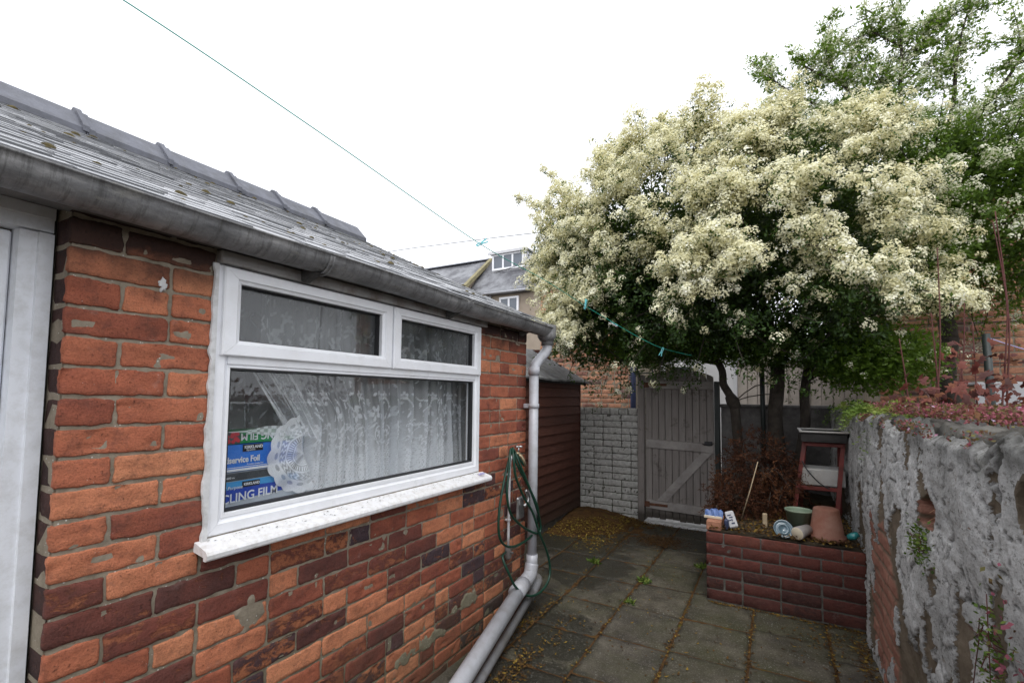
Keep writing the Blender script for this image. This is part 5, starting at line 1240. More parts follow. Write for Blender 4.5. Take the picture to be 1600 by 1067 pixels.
def whorls(name, C_, A_, K, L, W, mat, parent, rs, vb=.45):
    n = len(C_); c = np.repeat(C_, K, 0)+rs.normal(size=(n*K, 3))*.012; A = np.repeat(A_, K, 0)
    D = norm(perp(A, rs)*1.0+A*(.5*rs.rand(n*K, 1)+.05)+rs.normal(size=(n*K, 3))*.25); U = norm(np.cross(D, A)+.4*rs.normal(size=(n*K, 3))); U = norm(U-D*(U*D).sum(1, keepdims=True))
    c = c+D*.012
    return leaves_mesh(name, c, D, U, L*(.6+.7*rs.rand(n*K)), W*(.6+.7*rs.rand(n*K)), np.clip(np.repeat(vb+.35*(rs.rand(n)-.5), K)+.3*(rs.rand(n*K)-.3), 0, 1), mat, parent, .35, .12)
def inside(P, ells, k=1.0, skip=-1):
    m = np.zeros(len(P), bool)
    for i, (c, r) in enumerate(ells):
        if i != skip: m |= (((P-np.array(c))/np.array(r))**2).sum(1) < k
    return m
def limb(m, a, b, r0, r1, sag=.1, n=7, rs=RS, wob=.05):
    a = np.array(a, float); b = np.array(b, float); t = np.linspace(0, 1, n)[:, None]; p = a+(b-a)*t; p[:, 2] += sag*4*(t*(1-t))[:, 0]; p[1:-1] += rs.normal(size=(n-2, 3))*wob
    q = catmull([tuple(x) for x in p], 3); k = len(q); m.tube(q, [r0+(r1-r0)*(i/(k-1))**.8 for i in range(k)], 7); return p

def billow_crown(root, ells, nb, rs, blossom_mat, leafmat, flen=(.22, .5), per=(14, 26), under=-.25, leafn=40000, flower_density=1.0, K=24, leafd=.75, shade=0, R0=.033, stray=None, tag_leaf='crown'):
    CC = []; AA = []; GG = []; GA = []; tw = MB()
    area = [e[1][0]*e[1][1]+e[1][1]*e[1][2]+e[1][0]*e[1][2] for e in ells]; tot = sum(area)
    for i, (c, r) in enumerate(ells):
        c = np.array(c); r = np.array(r); n = int(nb*area[i]/tot)
        d = rnd_dirs(n*3, rs); P = c+d*r*.86
        k = ~inside(P, ells, .80, i); d = d[k][:n]; P = P[k][:n]
        for p, dd in zip(P, d):
            nrm_ = norm(dd/r); und = nrm_[2] < under
            L = rs.uniform(*flen); hor = norm(np.array([nrm_[0], nrm_[1], nrm_[2]*.5+.12])+rs.normal(size=3)*.28); m_ = int(rs.uniform(*per)); wid = rs.uniform(.045, .085)
            t = np.sort(rs.rand(m_))**.8; drop = rs.uniform(.05, .42)
            q = p+hor*L*t[:, None]+np.array([0, 0, -1.0])*drop*L*(t**2)[:, None]+rs.normal(size=(m_, 3))*wid*np.array([1, 1, .65])
            ax = norm(np.array([0, 0, .75])+nrm_*.75+(q-p)/L*.3+rs.normal(size=(m_, 3))*.28)
            pf = (.10 if und else (.96 if nrm_[2] > -.02 else .70))*flower_density
            if rs.rand() < .10: pf *= .15
            f = rs.rand(m_) < pf
            if shade: f &= (q[:, 2] > shade+.25*np.sin(q[:, 0]*5)) | (rs.rand(m_) < .22) | (q[:, 0] < .1) | (q[:, 0] > 2.3)
            CC.append(q[f]); AA.append(ax[f]); GG.append(q); GA.append(ax)
            if rs.rand() < .5: 
                e = p+hor*L*1.0+np.array([0, 0, -1.0])*drop*L; tw.tube([tuple(p-nrm_*.18), tuple((p+e)/2+np.array([0, 0, .03])), tuple(e)], [.006, .004, .0015], 4)
    if stray is not None:
        q, ax = stray; CC.append(q); AA.append(ax); GG.append(q); GA.append(ax)
    CC = np.concatenate(CC); AA = np.concatenate(AA); GG = np.concatenate(GG); GA = np.concatenate(GA)
    cr_in = []
    per_e = [int(leafn*a/tot) for a in area]
    for (c, r), n in zip(ells, per_e):
        d = rnd_dirs(n, rs); f = (.30+.62*rs.rand(n)**.7)[:, None]; cr_in.append(np.array(c)+d*np.array(r)*f)
    In = np.concatenate(cr_in); In += (fbm(In*2.2, 3, 4)[:, None]-.5)*.25
    keep = fbm(In*3.1, 3, 60) > .40; In = In[keep]
    n = len(In); D = norm(rs.normal(size=(n, 3))+np.array([0, 0, .2])); 
    crown = leaves_mesh(tag_leaf, In, D, perp(D, rs), .030+.03*rs.rand(n), .008+.007*rs.rand(n), rs.rand(n)*.75, leafmat, root, .3, .1)
    sl2 = rs.rand(len(GG)) < leafd; whorls('leaf_sprays', GG[sl2]-GA[sl2]*.03, GA[sl2], 6, .034, .0075, leafmat, root, rs, .5)
    print('corymbs', len(CC), 'leaves', n+len(GG)*7)
    corymbs('blossom', CC+AA*.008, AA, R0+.022*rs.rand(len(CC)), K, .0080, blossom_mat, root, rs)
    tw.build('twigs', M['bark'], root)['kind'] = 'stuff'

def branch_sprays(paths, rs, step=.028, wid=.05):
    q = []; ax = []
    for p in paths:
        p = np.array([tuple(v) for v in catmull([tuple(x) for x in p], 6)]); seg = np.linalg.norm(np.diff(p, axis=0), axis=1); s_ = np.concatenate([[0], np.cumsum(seg)])
        n = int(s_[-1]/step); t = np.linspace(s_[-1]*.12, s_[-1], n)
        c = np.stack([np.interp(t, s_, p[:, i]) for i in range(3)], 1); w = wid*(1.2-.8*t/s_[-1])[:, None]
        q.append(c+rs.normal(size=c.shape)*w*np.array([1, 1, .7])); ax.append(norm(np.array([0, 0, 1.0])+rs.normal(size=c.shape)*.45))
    return np.concatenate(q), np.concatenate(ax)

rs = np.random.RandomState(77)
tree = empty('flowering_tree', (1.45, 5.1, .47), 'wide tree smothered in cream blossom, growing from the planter over the gate', 'tree')
ELL = [((.70, 4.95, 3.04), (1.10, 1.0, 1.02)), ((-.10, 4.9, 3.02), (.52, .6, .58)), ((1.55, 4.85, 2.85), (.95, 1.08, 1.02)), ((.02, 5.05, 2.52), (.68, .75, .80)), ((1.97, 4.70, 2.28), (.48, .85, .60)), ((1.1, 4.5, 2.35), (.95, .75, .62)), ((1.95, 4.9, 2.92), (.52, .85, .62)), ((-.22, 4.85, 2.12), (.40, .45, .40)), ((.25, 4.7, 2.38), (.5, .5, .42))]
m = MB()
limb(m, (1.20, 5.1, .46), (1.14, 5.1, 1.36), .050, .044, 0, 5, rs, .012); limb(m, (1.14, 5.1, 1.34), (.98, 5.08, 1.80), .042, .034, -.02, 5, rs, .012)
m.tube([(1.16, 5.1, 1.30), (1.13, 5.1, 1.37), (1.10, 5.1, 1.43)], [.048, .062, .045], 8)
m.build('trunk', M['bark'], tree)
m = MB(); limb(m, (1.50, 5.12, .46), (1.52, 5.1, 1.75), .072, .062, 0, 6, rs, .012); m.build('trunk', M['bark'], tree)
m = MB(); limb(m, (1.66, 5.2, .46), (1.78, 5.15, 1.75), .050, .04, 0, 6, rs, .02); m.build('trunk', M['bark'], tree)
m = MB()
strayp = []
for a, b, r0 in (((.98, 5.08, 1.78), (.2, 4.9, 2.7), .034), ((.98, 5.08, 1.78), (.7, 4.6, 2.6), .03), ((1.52, 5.1, 1.72), (1.2, 4.8, 3.2), .05), ((1.52, 5.1, 1.72), (2.1, 4.6, 2.7), .045), ((1.52, 5.1, 1.72), (.6, 5.2, 3.3), .04), ((1.78, 5.15, 1.72), (2.6, 5.0, 2.8), .036), ((1.78, 5.15, 1.72), (2.0, 5.1, 3.4), .036), ((1.52, 5.1, 1.6), (1.3, 4.2, 2.3), .03), ((1.78, 5.15, 1.6), (2.3, 4.3, 2.1), .028), ((.98, 5.08, 1.75), (.1, 5.2, 2.1), .022)):
    ml = MB(); limb(ml, a, b, r0, .010, .08, 7, rs, .04); ml.build('limb', M['bark'], tree)
# thin dry twigs low between the trunks
for a, b in (((1.14, 5.08, 1.36), (1.33, 5.06, 1.52)), ((1.14, 5.08, 1.37), (1.40, 5.05, 1.44)), ((1.33, 5.06, 1.52), (1.50, 5.05, 1.54)), ((1.40, 5.05, 1.44), (1.52, 5.05, 1.42))): m.tube([a, ((a[0]+b[0])/2, a[1], (a[2]+b[2])/2+.012), b], .0055, 5)
tips = [((-.25, 4.85, 3.45), (-.50, 4.8, 3.72), (-.80, 4.8, 4.02)), ((-.3, 4.85, 3.25), (-.70, 4.8, 3.5), (-1.18, 4.8, 3.78)), ((-.35, 4.9, 2.95), (-.62, 4.8, 3.22), (-.95, 4.8, 3.48)), ((.45, 4.85, 3.85), (.50, 4.8, 4.05), (.53, 4.8, 4.30)), ((1.0, 4.8, 3.8), (1.15, 4.8, 4.0), (1.28, 4.8, 4.12)),
        ((-.4, 5.0, 2.4), (-.68, 5.0, 2.42), (-.95, 5.0, 2.36)), ((-.3, 5.0, 2.15), (-.5, 5.0, 2.05), (-.62, 5.0, 1.86)), ((2.2, 4.4, 2.3), (2.35, 4.3, 2.25), (2.48, 4.2, 2.10)), ((1.9, 4.8, 3.75), (2.15, 4.8, 3.9), (2.4, 4.8, 3.92)), ((-.3, 4.9, 2.8), (-.62, 4.9, 2.92), (-.82, 4.9, 2.95)),
        ((.9, 3.9, 2.6), (1.0, 3.72, 2.5), (1.05, 3.55, 2.36)), ((1.6, 3.95, 2.5), (1.75, 3.75, 2.45), (1.95, 3.6, 2.3))]
for t in tips: m.tube(catmull(t, 4), [.009*(1-i/9*.8) for i in range(9)], 5)
m.build('outer_twigs', M['bark'], tree)['kind'] = 'stuff'
stray = branch_sprays(tips, rs, .018, .055)
billow_crown(tree, ELL, 490, rs, M['blossom'], M['leaf'], per=(30, 54), stray=stray, leafn=85000, K=42, leafd=.45, shade=2.16)
# fresh green growth low at the right end of the crown
E5 = [((2.22, 4.75, 1.72), (.46, .5, .28)), ((2.05, 4.8, 1.78), (.4, .45, .26)), ((.25, 5.1, 1.92), (.5, .4, .18)), ((.85, 5.0, 1.92), (.5, .4, .16)), ((1.45, 5.0, 1.88), (.6, .45, .20))]
Cs = []
for (c, r), n in zip(E5, (3200, 1800, 2400, 2000, 2600)): Cs.append(np.array(c)+rnd_dirs(n, rs)*np.array(r)*(rs.rand(n, 1)**.5))
Cs = np.concatenate(Cs); A = norm(rs.normal(size=Cs.shape)*.6+np.array([0, -.3, .6]))
whorls('low_leaves', Cs, A, 3, .038, .010, M['leaf2'], tree, rs, .5)
sel = Cs[rs.rand(len(Cs)) < .018]; corymbs('low_blossom', sel, np.tile(np.array([0, -.4, .9]), (len(sel), 1)), .03*np.ones(len(sel)), 24, .0068, M['blossom'], tree, rs)

# second, greener tree behind the wall
rs = np.random.RandomState(99)
t2 = empty('hawthorn_tree', (3.1, 6.0, 0), 'taller looser green tree with pale blossom rising behind the cream one', 'tree')
m = MB(); limb(m, (3.05, 6.1, -.02), (2.95, 5.9, 2.0), .09, .075, 0, 6, rs, .02); limb(m, (2.95, 5.9, 1.98), (2.75, 5.7, 3.4), .07, .05, 0, 6, rs, .03); m.build('trunk', M['bark'], t2)
hub = (2.75, 5.7, 3.35)
T2 = [[hub, (2.45, 5.6, 4.0), (2.2, 5.6, 4.5), (1.95, 5.6, 4.75), (1.72, 5.6, 5.0)], [hub, (2.4, 5.6, 3.95), (1.95, 5.6, 4.40), (1.60, 5.6, 4.75), (1.33, 5.6, 5.12)], [hub, (2.6, 5.6, 4.2), (2.62, 5.6, 4.8), (2.55, 5.6, 5.35)],
      [(2.6, 5.6, 4.2), (2.35, 5.6, 4.65), (2.25, 5.6, 5.05)], [hub, (2.95, 5.6, 4.0), (3.02, 5.6, 4.6), (3.15, 5.6, 5.15)], [(2.62, 5.6, 4.6), (2.9, 5.6, 4.9), (3.1, 5.6, 5.0)],
      [hub, (3.1, 5.6, 3.9), (3.4, 5.6, 4.35), (3.6, 5.6, 4.85)], [(3.1, 5.6, 3.9), (3.45, 5.6, 4.05), (3.85, 5.6, 4.15)], [hub, (3.1, 5.5, 3.5), (3.5, 5.4, 3.6), (3.85, 5.4, 3.55)], [(2.3, 5.6, 4.2), (2.0, 5.6, 4.25), (1.75, 5.6, 4.45)],
      [(2.5, 5.6, 4.0), (2.05, 5.5, 4.05), (1.75, 5.5, 4.1)], [(2.62, 5.6, 4.4), (2.8, 5.6, 4.55), (3.05, 5.6, 4.6)], [(2.62, 5.6, 4.8), (2.4, 5.6, 5.05), (2.35, 5.6, 5.3)], [(3.4, 5.6, 4.35), (3.6, 5.6, 4.4), (3.9, 5.6, 4.55)], [(2.2, 5.6, 4.5), (2.05, 5.6, 4.8), (2.0, 5.6, 5.05)]]
m = MB()
for i, p in enumerate(T2):
    q = catmull(p, 5); k = len(q); r0 = .034 if p[0] == hub else .014; MB().tube(q, [r0+(.004-r0)*(j/(k-1))**.7 for j in range(k)], 6).build('limb', M['bark'], t2)
sub = []
for p in T2:
    q = catmull(p, 6)
    for j in range(3, len(q), 2):
        b = np.array(q[j]); d = norm(np.array([rs.normal(), rs.normal()*.6, rs.normal()*.7+.15])); L = rs.uniform(.16, .42); sp = [tuple(b), tuple(b+d*L*.5+np.array([0, 0, .03])), tuple(b+d*L+np.array([0, 0, -.02]))]; sub.append(sp); m.tube(sp, [.006, .004, .002], 4)
m.build('outer_twigs', M['bark'], t2)['kind'] = 'stuff'
s1 = branch_sprays(T2, rs, .016, .085); s2 = branch_sprays(sub, rs, .017, .06)
q = np.concatenate([s1[0], s2[0]]); ax = np.concatenate([s1[1], s2[1]])
fl = rs.rand(len(q)) < .75
E2 = [((3.15, 5.6, 3.05), (.85, .8, .85)), ((3.75, 5.4, 3.25), (.6, .6, .6)), ((2.75, 5.5, 3.45), (.55, .5, .45)), ((2.65, 5.5, 2.75), (.40, .5, .4)), ((2.25, 5.6, 4.15), (.42, .35, .28))]
billow_crown(t2, E2, 230, rs, M['blossom2'], M['leaf2'], flen=(.2, .45), per=(20, 34), leafn=40000, flower_density=.42, stray=(q[fl], ax[fl]), K=22, under=-.5)
whorls('outer_leaves', q[::2]-ax[::2]*.03, ax[::2], 6, .046, .0115, M['leaf2'], t2, rs, .5)

# =================================================================== dead conifer
rs = np.random.RandomState(13)
dc = empty('dead_conifer', (1.38, 4.3, .48), 'dead brown conifer heaped on the planter, between gate and red stand', 'conifer')
Cc = []; Dd = []; m = MB()
for (c, r, n) in (((1.36, 4.40, .78), (.31, .36, .34), 560), ((1.22, 4.15, .62), (.18, .24, .18), 190), ((1.50, 4.35, .70), (.17, .3, .24), 180), ((1.15, 4.05, .56), (.10, .2, .07), 60), ((1.03, 4.25, .69), (.07, .1, .03), 16)):
    for i in range(n):
        d = norm(rs.normal(size=3)); p = np.array(c)+d*np.array(r)*rs.rand()**.4; dr = norm(d*.7+np.array([0, -.15, -.55])+rs.normal(size=3)*.35); L = rs.uniform(.06, .14)
        k = 16; t = rs.rand(k); pp = p+dr*L*t[:, None]+np.array([0, 0, -1])*(t**2)[:, None]*.02; side = norm(dr+.9*rs.normal(size=(k, 3))); Cc.append(pp); Dd.append(side)
        if i % 5 == 0: m.tube([tuple(p-dr*.05), tuple(p+dr*L)], [.003, .001], 4)
Cc = np.concatenate(Cc); Dd = norm(np.concatenate(Dd)); n = len(Cc)
leaves_mesh('crown', Cc, Dd, perp(Dd, rs), .018+.022*rs.rand(n), .0022+.0022*rs.rand(n), np.clip(fbm(Cc*7, 3, 3)*1.3-.25+.25*rs.rand(n), 0, 1), M['dead'], dc, .3, .1)
limb(m, (1.40, 4.45, .46), (1.37, 4.40, 1.02), .022, .006, 0, 5, rs, .01); m.build('stems', M['bark'], dc)
pc = MB().tube([(1.39, 5.2, .46), (1.385, 5.2, 2.1)], .022, 10); tag(pc.build('metal_post', M['darkpost']), 'slim dark post standing upright between the tree trunks', 'post')

# =================================================================== planting on top of the garden wall
rs = np.random.RandomState(42)
wpz = lambda x, y: 1.33+.03*(1-((x-2.09)/.16)**2)
n = 17000; x = 1.95+.42*rs.rand(n); y = 1.72+2.0*rs.rand(n); k = fbm(n3(x*9, y*7, 1), 5, 3)+.06*(y > 2.1) > .50; x, y = x[k], y[k]; n = len(x)
P = np.stack([x, y, np.where(x < 2.0, 1.315-.05*rs.rand(n), 1.335+.05*rs.rand(n)**2)], 1); D = norm(rs.normal(size=(n, 3))*np.array([1, 1, .6])+np.array([0, 0, .4]))
o = leaves_mesh('creeping_plant', P, D, perp(D, rs), .007+.009*rs.rand(n), .0028+.0025*rs.rand(n), rs.rand(n)*(.4+.6*rs.rand(n)), M['sedum'], None, .2); tag(o, 'low purple pink creeper matting the top of the flaking wall', 'creeper')
rl = empty('bramble_shrub', (2.35, 3.0, 1.2), 'bronze leaved shrub with tall thin red canes behind the flaking wall', 'shrub')
CN = [[(2.22, 3.2, .9), (2.239, 3.2, 1.304), (2.23, 3.2, 1.6), (2.218, 3.2, 1.86)], [(2.2, 3.2, .9), (2.219, 3.2, 1.287), (2.25, 3.2, 1.7), (2.254, 3.2, 2.2)], [(2.27, 3.2, .9), (2.291, 3.2, 1.354), (2.335, 3.2, 1.6), (2.35, 3.2, 1.90)], [(2.35, 3.2, .9), (2.344, 3.2, 1.356), (2.33, 3.2, 1.5), (2.324, 3.2, 1.66)],
      [(2.46, 3.2, .9), (2.466, 3.2, 1.296), (2.49, 3.2, 1.6), (2.505, 3.2, 1.9), (2.47, 3.2, 2.3)], [(2.50, 3.2, .9), (2.488, 3.2, 1.359), (2.51, 3.2, 1.8), (2.48, 3.2, 2.354)], [(2.38, 3.2, .9), (2.380, 3.2, 1.356), (2.377, 3.2, 1.8)], [(2.15, 3.4, .9), (2.15, 3.4, 1.4), (2.12, 3.4, 1.75)]]
for c_ in CN:
    m = MB(); q = catmull(c_, 6); m.tube(q, [.0055*(1-.6*i/len(q)) for i in range(len(q))], 6)
    for j in range(4, len(q)-1, 2):
        b = Vector(q[j]); d = Vector((random.choice((-1, 1))*.02, random.uniform(-.01, .01), .012)); m.tube([b, b+d], [.0022, .0008], 4)
    m.build('cane', M['twig'], rl)
P = []; D = []; U = []
for i in range(240):
    c = np.array([2.0+.75*rs.rand(), 1.9+1.9*rs.rand(), 1.36+.16*rs.rand()**1.3]) if i < 190 else np.array([2.25+.3*rs.rand(), 3.2, 1.4+.3*rs.rand()])
    nn_ = norm(np.array([-.2, -.6, .7])+rs.normal(size=3)*.5); a = norm(np.cross(nn_, rs.normal(size=3))); b = np.cross(nn_, a)
    for k in range(5):
        t = (k-2)*.62+rs.rand()*.2; d = a*math.cos(t)+b*math.sin(t); P.append(c); D.append(d); U.append(np.cross(nn_, d))
P = np.array(P); D = np.array(D); U = norm(np.array(U)); n = len(P)
leaves_mesh('leaves', P, D, U, .018+.017*rs.rand(n), .007+.004*rs.rand(n), np.repeat(rs.rand(n//5), 5)*.9, M['redleaf'], rl, .15, .1)
# fern-like and grassy growth hanging over the corner
fe = empty('trailing_fern', (2.0, 4.0, 1.2), 'yellow green trailing growth spilling over the wall top by the tree', 'fern')
P = []; D = []
for i in range(130):
    c = np.array([1.97+.35*rs.rand(), 3.25+1.3*rs.rand(), 1.33]); d = norm(np.array([-.5+rs.normal()*.5, rs.normal()*.6, rs.uniform(-.1, .9)])); L = rs.uniform(.10, .28)
    for k in range(22):
        t = k/22; p = c+d*L*t+np.array([0, 0, -.9])*L*t*t*1.0
        for sg in (-1, 1):
            s_ = norm(np.cross(d, np.array([0, 0, 1.0]))*sg+d*.5+rs.normal(size=3)*.2); P.append(p); D.append(s_)
P = np.array(P); D = np.array(D); n = len(P)
leaves_mesh('fronds', P, D, perp(D, rs), .016+.012*rs.rand(n), .003+.002*rs.rand(n), np.clip(fbm(P*5, 2, 3)*1.4-.2+.2*rs.rand(n), 0, 1), M['weed'], fe, .2)
# weeds rooted in the wall face
for (cy, cz, sy, sz, n, lab, mt) in ((1.52, .60, .06, .16, 420, 'purple leaved weed rooted low in the flaking wall face, nearest the camera', 'sedum'), (2.22, .885, .06, .035, 300, 'small leafy weed rooted just under the knocked out brick', 'weed'), (1.60, .80, .05, .06, 160, 'sprig of yellow green weed halfway up the near wall face', 'weed')):
    P = np.stack([1.962-.035*rs.rand(n), cy+rs.normal(size=n)*sy, cz+rs.normal(size=n)*sz], 1); D = norm(rs.normal(size=(n, 3))+np.array([-.5, 0, .2]))
    m = MB()
    e = empty('wall_weed', (1.96, cy, cz), lab, 'weed')
    for i in range(9): m.tube(catmull([(1.975, cy, cz), (1.94, cy+rs.normal()*sy*.6, cz+rs.normal()*sz*.5), (1.93, cy+rs.normal()*sy*1.2, cz+rs.normal()*sz*1.2)], 4), .0012, 4)
    m.build('stems', M['twig'], e)
    leaves_mesh('leaves', P, D, perp(D, rs), .009+.009*rs.rand(n), .0035+.002*rs.rand(n), rs.rand(n)*(.8 if mt == 'sedum' else .7), M[mt], e, .2)
# neighbour's black line post with lilac line
m = MB(); m.tube([(2.66, 4.0, 0), (2.668, 4.0, 1.32), (2.655, 4.0, 1.82)], .021, 10)
lp = empty('line_post', (2.66, 4.0, 0), 'black metal line post beyond the wall with a small crossbar', 'post'); m.build('post', M['darkpost'], lp); MB().tube([(2.60, 4.0, 1.795), (2.72, 4.0, 1.79)], .004, 6).build('crossbar', M['darkpost'], lp)
tag(MB().tube(catmull([(2.655, 4.0, 1.80), (2.85, 3.98, 1.70), (3.2, 3.95, 1.56), (4.2, 3.9, 1.3)], 5), .0028, 5).build('washing_line', M['lilac']), 'lilac line running off from the black post to the right', 'washing line', None)
# =================================================================== houses beyond
tf = lambda a, b: random.choice([.05, .1, .2, .3, .3, .4, .5, .6, .8, .95])
h1 = empty('brick_house', (-1.3, 8.5, 0), 'orange brick house with a chimney behind the shed and blossom', 'house')
bk = Bricks((-2.14, 7.5, 0), (1, 0, 0), (0, -1, 0), rough=2.2, nu=6, nv=4)
for k in range(10, 46): bk.fill(0, 1.64, k*.0765, (k+1)*.0765, k % 2 == 0, tf, header=.12, j=.013)
bk.build('front_bricks', M['brick_far'], h1)
bk = Bricks((-1.86, 7.7, 0), (1, 0, 0), (0, -1, 0), rough=2, nu=5, nv=4)
for k in range(45, 57): bk.fill(0, .62, k*.0765, (k+1)*.0765, k % 2 == 0, tf, header=.12)
bk.build('chimney', M['brick_far'], h1)
MB().box(-2.14, -.503, 7.503, 11.5, -.02, 3.50).box(-1.86, -1.24, 7.703, 8.2, 3.4, 4.35).build('wall', M['mortar'], h1)
MB().prism([(7.42, 3.50), (7.42, 3.54), (9.5, 4.9), (11.6, 3.54), (11.6, 3.50)], -2.20, -.44, 'x').build('roof', M['slate'], h1)
MB().tube([(-2.24, 7.42, 3.49), (-.40, 7.42, 3.49)], .055, 10).tube([(-.47, 7.43, 3.46), (-.47, 7.43, .0)], .045, 12).build('gutter', M['navy'], h1)
h2 = empty('neighbour_house', (4.2, 8, 0), 'orange brick neighbouring house behind the tree on the right', 'house')
bk = Bricks((2.55, 6.8, 0), (1, 0, 0), (0, -1, 0), rough=2.0, nu=6, nv=4)
for k in range(8, 47): bk.fill(0, 3.4, k*.0765, (k+1)*.0765, k % 2 == 0, tf, header=.12, j=.013)
bk.build('front_bricks', M['brick_far'], h2)
MB().box(2.555, 5.945, 6.803, 11, -.02, 3.58).build('wall', M['mortar'], h2)
MB().box(2.5, 6.0, 6.7, 11.1, 3.585, 3.66, .02).build('roof', M['slate'], h2)
for z in (1.80, 2.23): tag(MB().tube([(2.0, 6.72, z+.03), (3.2, 6.72, z), (5.8, 6.72, z-.03)], .006, 5).build('wall_wire', M['wire']), {1.80: 'lower thin black wire across the neighbouring brick wall', 2.23: 'upper thin black wire across the neighbouring brick wall'}[z], 'wire')
st_ = empty('garden_store', (3.9, 6.3, 0), 'pale lidded garden store with timber front beyond the flaking wall', 'store')
MB().box(3.15, 4.9, 6.0, 6.05, 1.36, 1.57, .01).box(3.15, 4.9, 6.05, 6.7, 1.55, 1.58, .01).build('lid', M['white_far'], st_); MB().box(3.18, 4.86, 6.03, 6.04, 0, 1.355, .003).box(3.18, 3.22, 6.04, 6.7, 0, 1.53).build('front', M['twig_pale'], st_)

h3 = empty('white_house', (.4, 10, 0), 'white rendered building glimpsed past the gate', 'house')
MB().box(-1.1, 1.35, 9.6, 13, -.02, 2.75).build('wall', M['white_far'], h3); MB().prism([(-1.25, 2.75), (1.5, 2.75), (1.5, 2.85), (.12, 3.3), (-1.25, 2.85)], 9.5, 13.1, 'y').build('roof', M['slate'], h3)
fo = MB().box(-.4, .1, 9.57, 9.598, 1.3, 2.0, .01).build('window', M['farglass'], h3); MB().box(-.46, -.40, 9.54, 9.59, 1.24, 2.06, .01).box(.1, .16, 9.54, 9.59, 1.24, 2.06, .01).box(-.40, .1, 9.54, 9.59, 1.24, 1.30).box(-.40, .1, 9.54, 9.59, 2.0, 2.06).build('frame', M['upvc'], fo)
tr = MB(); tr.box(-.47, -.45, 7.70, 7.72, 0, 2.1).box(-.24, -.22, 7.70, 7.72, 0, 2.1)
for k in range(14): tr.box(-.45, -.24, 7.702, 7.718, .3+k*.135, .32+k*.135)
tag(tr.build('iron_trellis', M['darkpost']), 'narrow dark ladder like trellis seen left of the gate post', 'trellis')
fn = empty('board_fence', (1.8, 8, 0), 'pale vertical board fence behind the tree trunks', 'fence')
m = MB()
for i in range(17):
    a = .99+i*.135; sdv = random.random(); m.box(a+.003, a+.132, 7.99+.012*(i % 2), 8.01+.012*(i % 2), .0, 1.98+random.uniform(-.01, .01), .002)
m.box(1.0, 3.28, 8.024, 8.03, .1, 1.93).build('boards', M['palefence'], fn); MB().box(.93, .99, 7.96, 8.04, 0, 2.02, .005).build('post', M['white_far'], fn)

# sandy house with its grey slate roof and white dormer
h4 = empty('dormer_house', (-9, 24, 0), 'distant sandy house with a white dormer in its slate roof', 'house')
MB().box(-11.10, -4.0, 18.25, 21.6, 0, 6.12).build('wall', M['render_cream'], h4)
def far_slate():
    n = N('distant_slate'); br = n.new('ShaderNodeTexBrick'); n.put(br.inputs['Vector'], n.vmul(n.co(), (1, 0, 1))); br.inputs['Scale'].default_value = 1.0; br.inputs['Brick Width'].default_value = .30; br.inputs['Row Height'].default_value = .17; br.inputs['Mortar Size'].default_value = .012
    br.inputs['Color1'].default_value = (.17, .18, .21, 1); br.inputs['Color2'].default_value = (.23, .24, .275, 1); br.inputs['Mortar'].default_value = (.09, .09, .1, 1)
    col = n.mix(n.math('MULTIPLY', n.rng(n.noise(.9, 7, .7), .45, .6), .5), br.outputs['Color'], (.36, .37, .39))
    return n.end(n.bsdf(col, .5, n.bump(n.noise(8, 5), .01), spec=.5))
M['far_slate'] = far_slate()
MB().prism([(18.0, 6.0), (18.0, 6.17), (19.85, 8.18), (21.8, 6.17), (21.8, 6.0)], -11.09, -3.8, 'x').build('roof', M['far_slate'], h4)
MB().tube([(-11.05, 17.95, 6.07), (-3.8, 17.95, 6.07)], .06, 8).tube([(-9.9, 18.15, 6.0), (-9.9, 18.15, 0)], .05, 8).build('gutter', M['pipe'], h4)
def far_window(x0, x1, y, z0, z1, panes, parent, name='window'):
    w = MB().box(x0, x1, y, y+.06, z0, z1).build(name, M['farglass'], parent); m = MB(); t = .09
    m.box(x0-t, x0, y-.03, y+.06, z0-t, z1+t).box(x1, x1+t, y-.03, y+.06, z0-t, z1+t).box(x0, x1, y-.03, y+.06, z0-t, z0).box(x0, x1, y-.03, y+.06, z1, z1+t)
    for k in range(1, panes): xx = x0+(x1-x0)*k/panes; m.box(xx-.045, xx+.045, y-.03, y-.002, z0, z1)
    m.build('frame', M['upvc'], w)
    return w
far_window(-9.32, -8.50, 18.17, 4.75, 5.78, 2, h4)
far_window(-6.9, -6.1, 18.17, 4.6, 5.7, 2, h4)
dm = MB().box(-10.36, -8.54, 19.08, 20.7, 7.2, 8.22).build('dormer', M['white_far'], h4)
far_window(-10.24, -8.70, 19.01, 7.50, 8.10, 3, dm, 'dormer_window')
m = MB()
for k in range(7): m.box(-8.539, -8.520, 19.12, 20.7, 7.3+k*.128, 7.41+k*.128)
m.build('cladding', M['white_far'], dm)
MB().box(-10.50, -8.42, 18.92, 20.8, 8.22, 8.29).build('flat_roof', M['ridge'], dm)
MB().box(-10.52, -8.40, 18.88, 18.918, 8.18, 8.31).build('fascia', M['white_far'], dm)
MB().tube([(-8.50, 18.94, 8.2), (-8.50, 18.98, 7.3)], .035, 6).build('downpipe', M['white_far'], dm)
h5 = empty('gabled_house', (-14.5, 20, 0), 'distant slate roofed house whose mossy verge meets the dormer roof', 'house')
MB().prism([(16.6, 0), (16.6, 5.40), (20.0, 8.2), (23.5, 5.4), (23.5, 0)], -22, -11.15, 'x').build('wall', M['render_cream'], h5)
MB().prism([(16.3, 5.14), (16.3, 5.28), (20.0, 8.33), (23.8, 5.2), (23.8, 5.06), (20.0, 8.19)], -22.2, -11.12, 'x').build('roof', M['far_slate'], h5)
M['verge'] = simple('mossy_verge', (.26, .23, .13), .9, .3, 6, .01, 20)
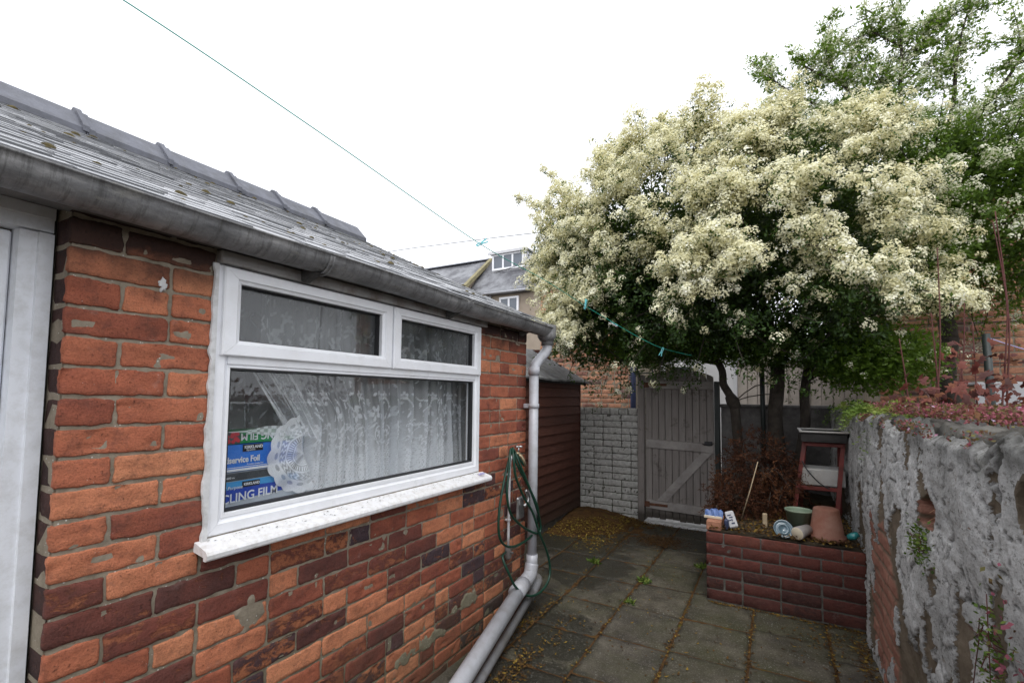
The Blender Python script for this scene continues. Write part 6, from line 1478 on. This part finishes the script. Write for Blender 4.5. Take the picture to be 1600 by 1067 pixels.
MB().prism([(16.2, 5.14), (16.2, 5.34), (20.0, 8.42), (23.9, 5.3), (23.9, 5.06), (20.0, 8.2)], -11.118, -10.92, 'x').build('verge', M['verge'], h5)
MB().prism([(19.8, 8.30), (20.0, 8.42), (20.2, 8.30)], -22.2, -11.13, 'x').build('ridge', M['ridge'], h5)
tag(MB().tube(catmull([(-16, 12, 6.42), (-11.76, 12, 6.43), (-9.593, 12, 6.395), (-7.935, 12, 6.32), (-4.86, 12, 6.165), (-1, 12, 5.9), (4, 12.5, 5.7)], 6), .011, 5).build('overhead_cable', M['wire']), 'thin dark cable crossing the sky above the dormer', 'cable')
tag(MB().tube(catmull([(-4, 9, 4.2), (3.4, 8.2, 5.1), (5.2, 8, 5.3), (9, 8, 5.6)], 6), .008, 5).build('overhead_cable', M['wire']), 'thin dark cable behind the greener tree at upper right', 'cable')

# =================================================================== sky, light, camera
W = bpy.data.worlds.new('World'); sc.world = W; W.use_nodes = True; nt = W.node_tree; nt.nodes.clear()
sky = nt.nodes.new('ShaderNodeTexSky'); sky.sky_type = 'NISHITA'; sky.sun_disc = False; EL, AZ = 58, 150
sky.sun_elevation = math.radians(EL); sky.sun_rotation = math.radians(AZ); sky.dust_density = 4.0; sky.air_density = 1.0
hs = nt.nodes.new('ShaderNodeHueSaturation'); hs.inputs['Saturation'].default_value = .10; hs.inputs['Value'].default_value = 1.0
mx = nt.nodes.new('ShaderNodeMix'); mx.data_type = 'RGBA'; mx.inputs[0].default_value = .80; mx.inputs[7].default_value = (10.6, 10.9, 11.6, 1)
bg = nt.nodes.new('ShaderNodeBackground'); bg.inputs['Strength'].default_value = .15; wo = nt.nodes.new('ShaderNodeOutputWorld')
nt.links.new(sky.outputs[0], hs.inputs['Color']); nt.links.new(hs.outputs[0], mx.inputs[6]); nt.links.new(mx.outputs[2], bg.inputs[0]); nt.links.new(bg.outputs[0], wo.inputs[0])
sl_ = bpy.data.lights.new('overcast_sun', 'SUN'); sl_.energy = 1.1; sl_.angle = math.radians(25); sl_.color = (1, .97, .93)
so = bpy.data.objects.new('overcast_sun', sl_); COL.objects.link(so)
az = math.radians(AZ); el = math.radians(EL); dirv = Vector((math.sin(az)*math.cos(el), math.cos(az)*math.cos(el), math.sin(el)))
so.rotation_euler = dirv.to_track_quat('Z', 'Y').to_euler(); so.location = (2, -2, 8)

cam = bpy.data.cameras.new('camera'); co = bpy.data.objects.new('camera', cam); COL.objects.link(co); sc.camera = co
PSI, TH, RO = math.radians(29.34), math.radians(3.3), math.radians(.6)
f = Vector((-math.sin(PSI)*math.cos(TH), math.cos(PSI)*math.cos(TH), math.sin(TH))); r0 = Vector((math.cos(PSI), math.sin(PSI), 0)); u0 = r0.cross(f)
r = math.cos(RO)*r0+math.sin(RO)*u0; u = -math.sin(RO)*r0+math.cos(RO)*u0
co.matrix_world = Matrix(((r.x, u.x, -f.x, 1.5), (r.y, u.y, -f.y, 0), (r.z, u.z, -f.z, 1.4), (0, 0, 0, 1)))
cam.sensor_width = 36; cam.lens = 36*733/1600; cam.shift_y = 43/1600; cam.clip_end = 500; cam.clip_start = .02
sc.view_settings.view_transform = 'Standard'; sc.view_settings.look = 'None'; sc.view_settings.gamma = 1.0; sc.view_settings.exposure = EXPOSURE
try:
    sc.cycles.max_bounces = 8; sc.cycles.transparent_max_bounces = 24; sc.cycles.use_denoising = True; sc.cycles.caustics_reflective = False; sc.cycles.caustics_refractive = False
except Exception: pass
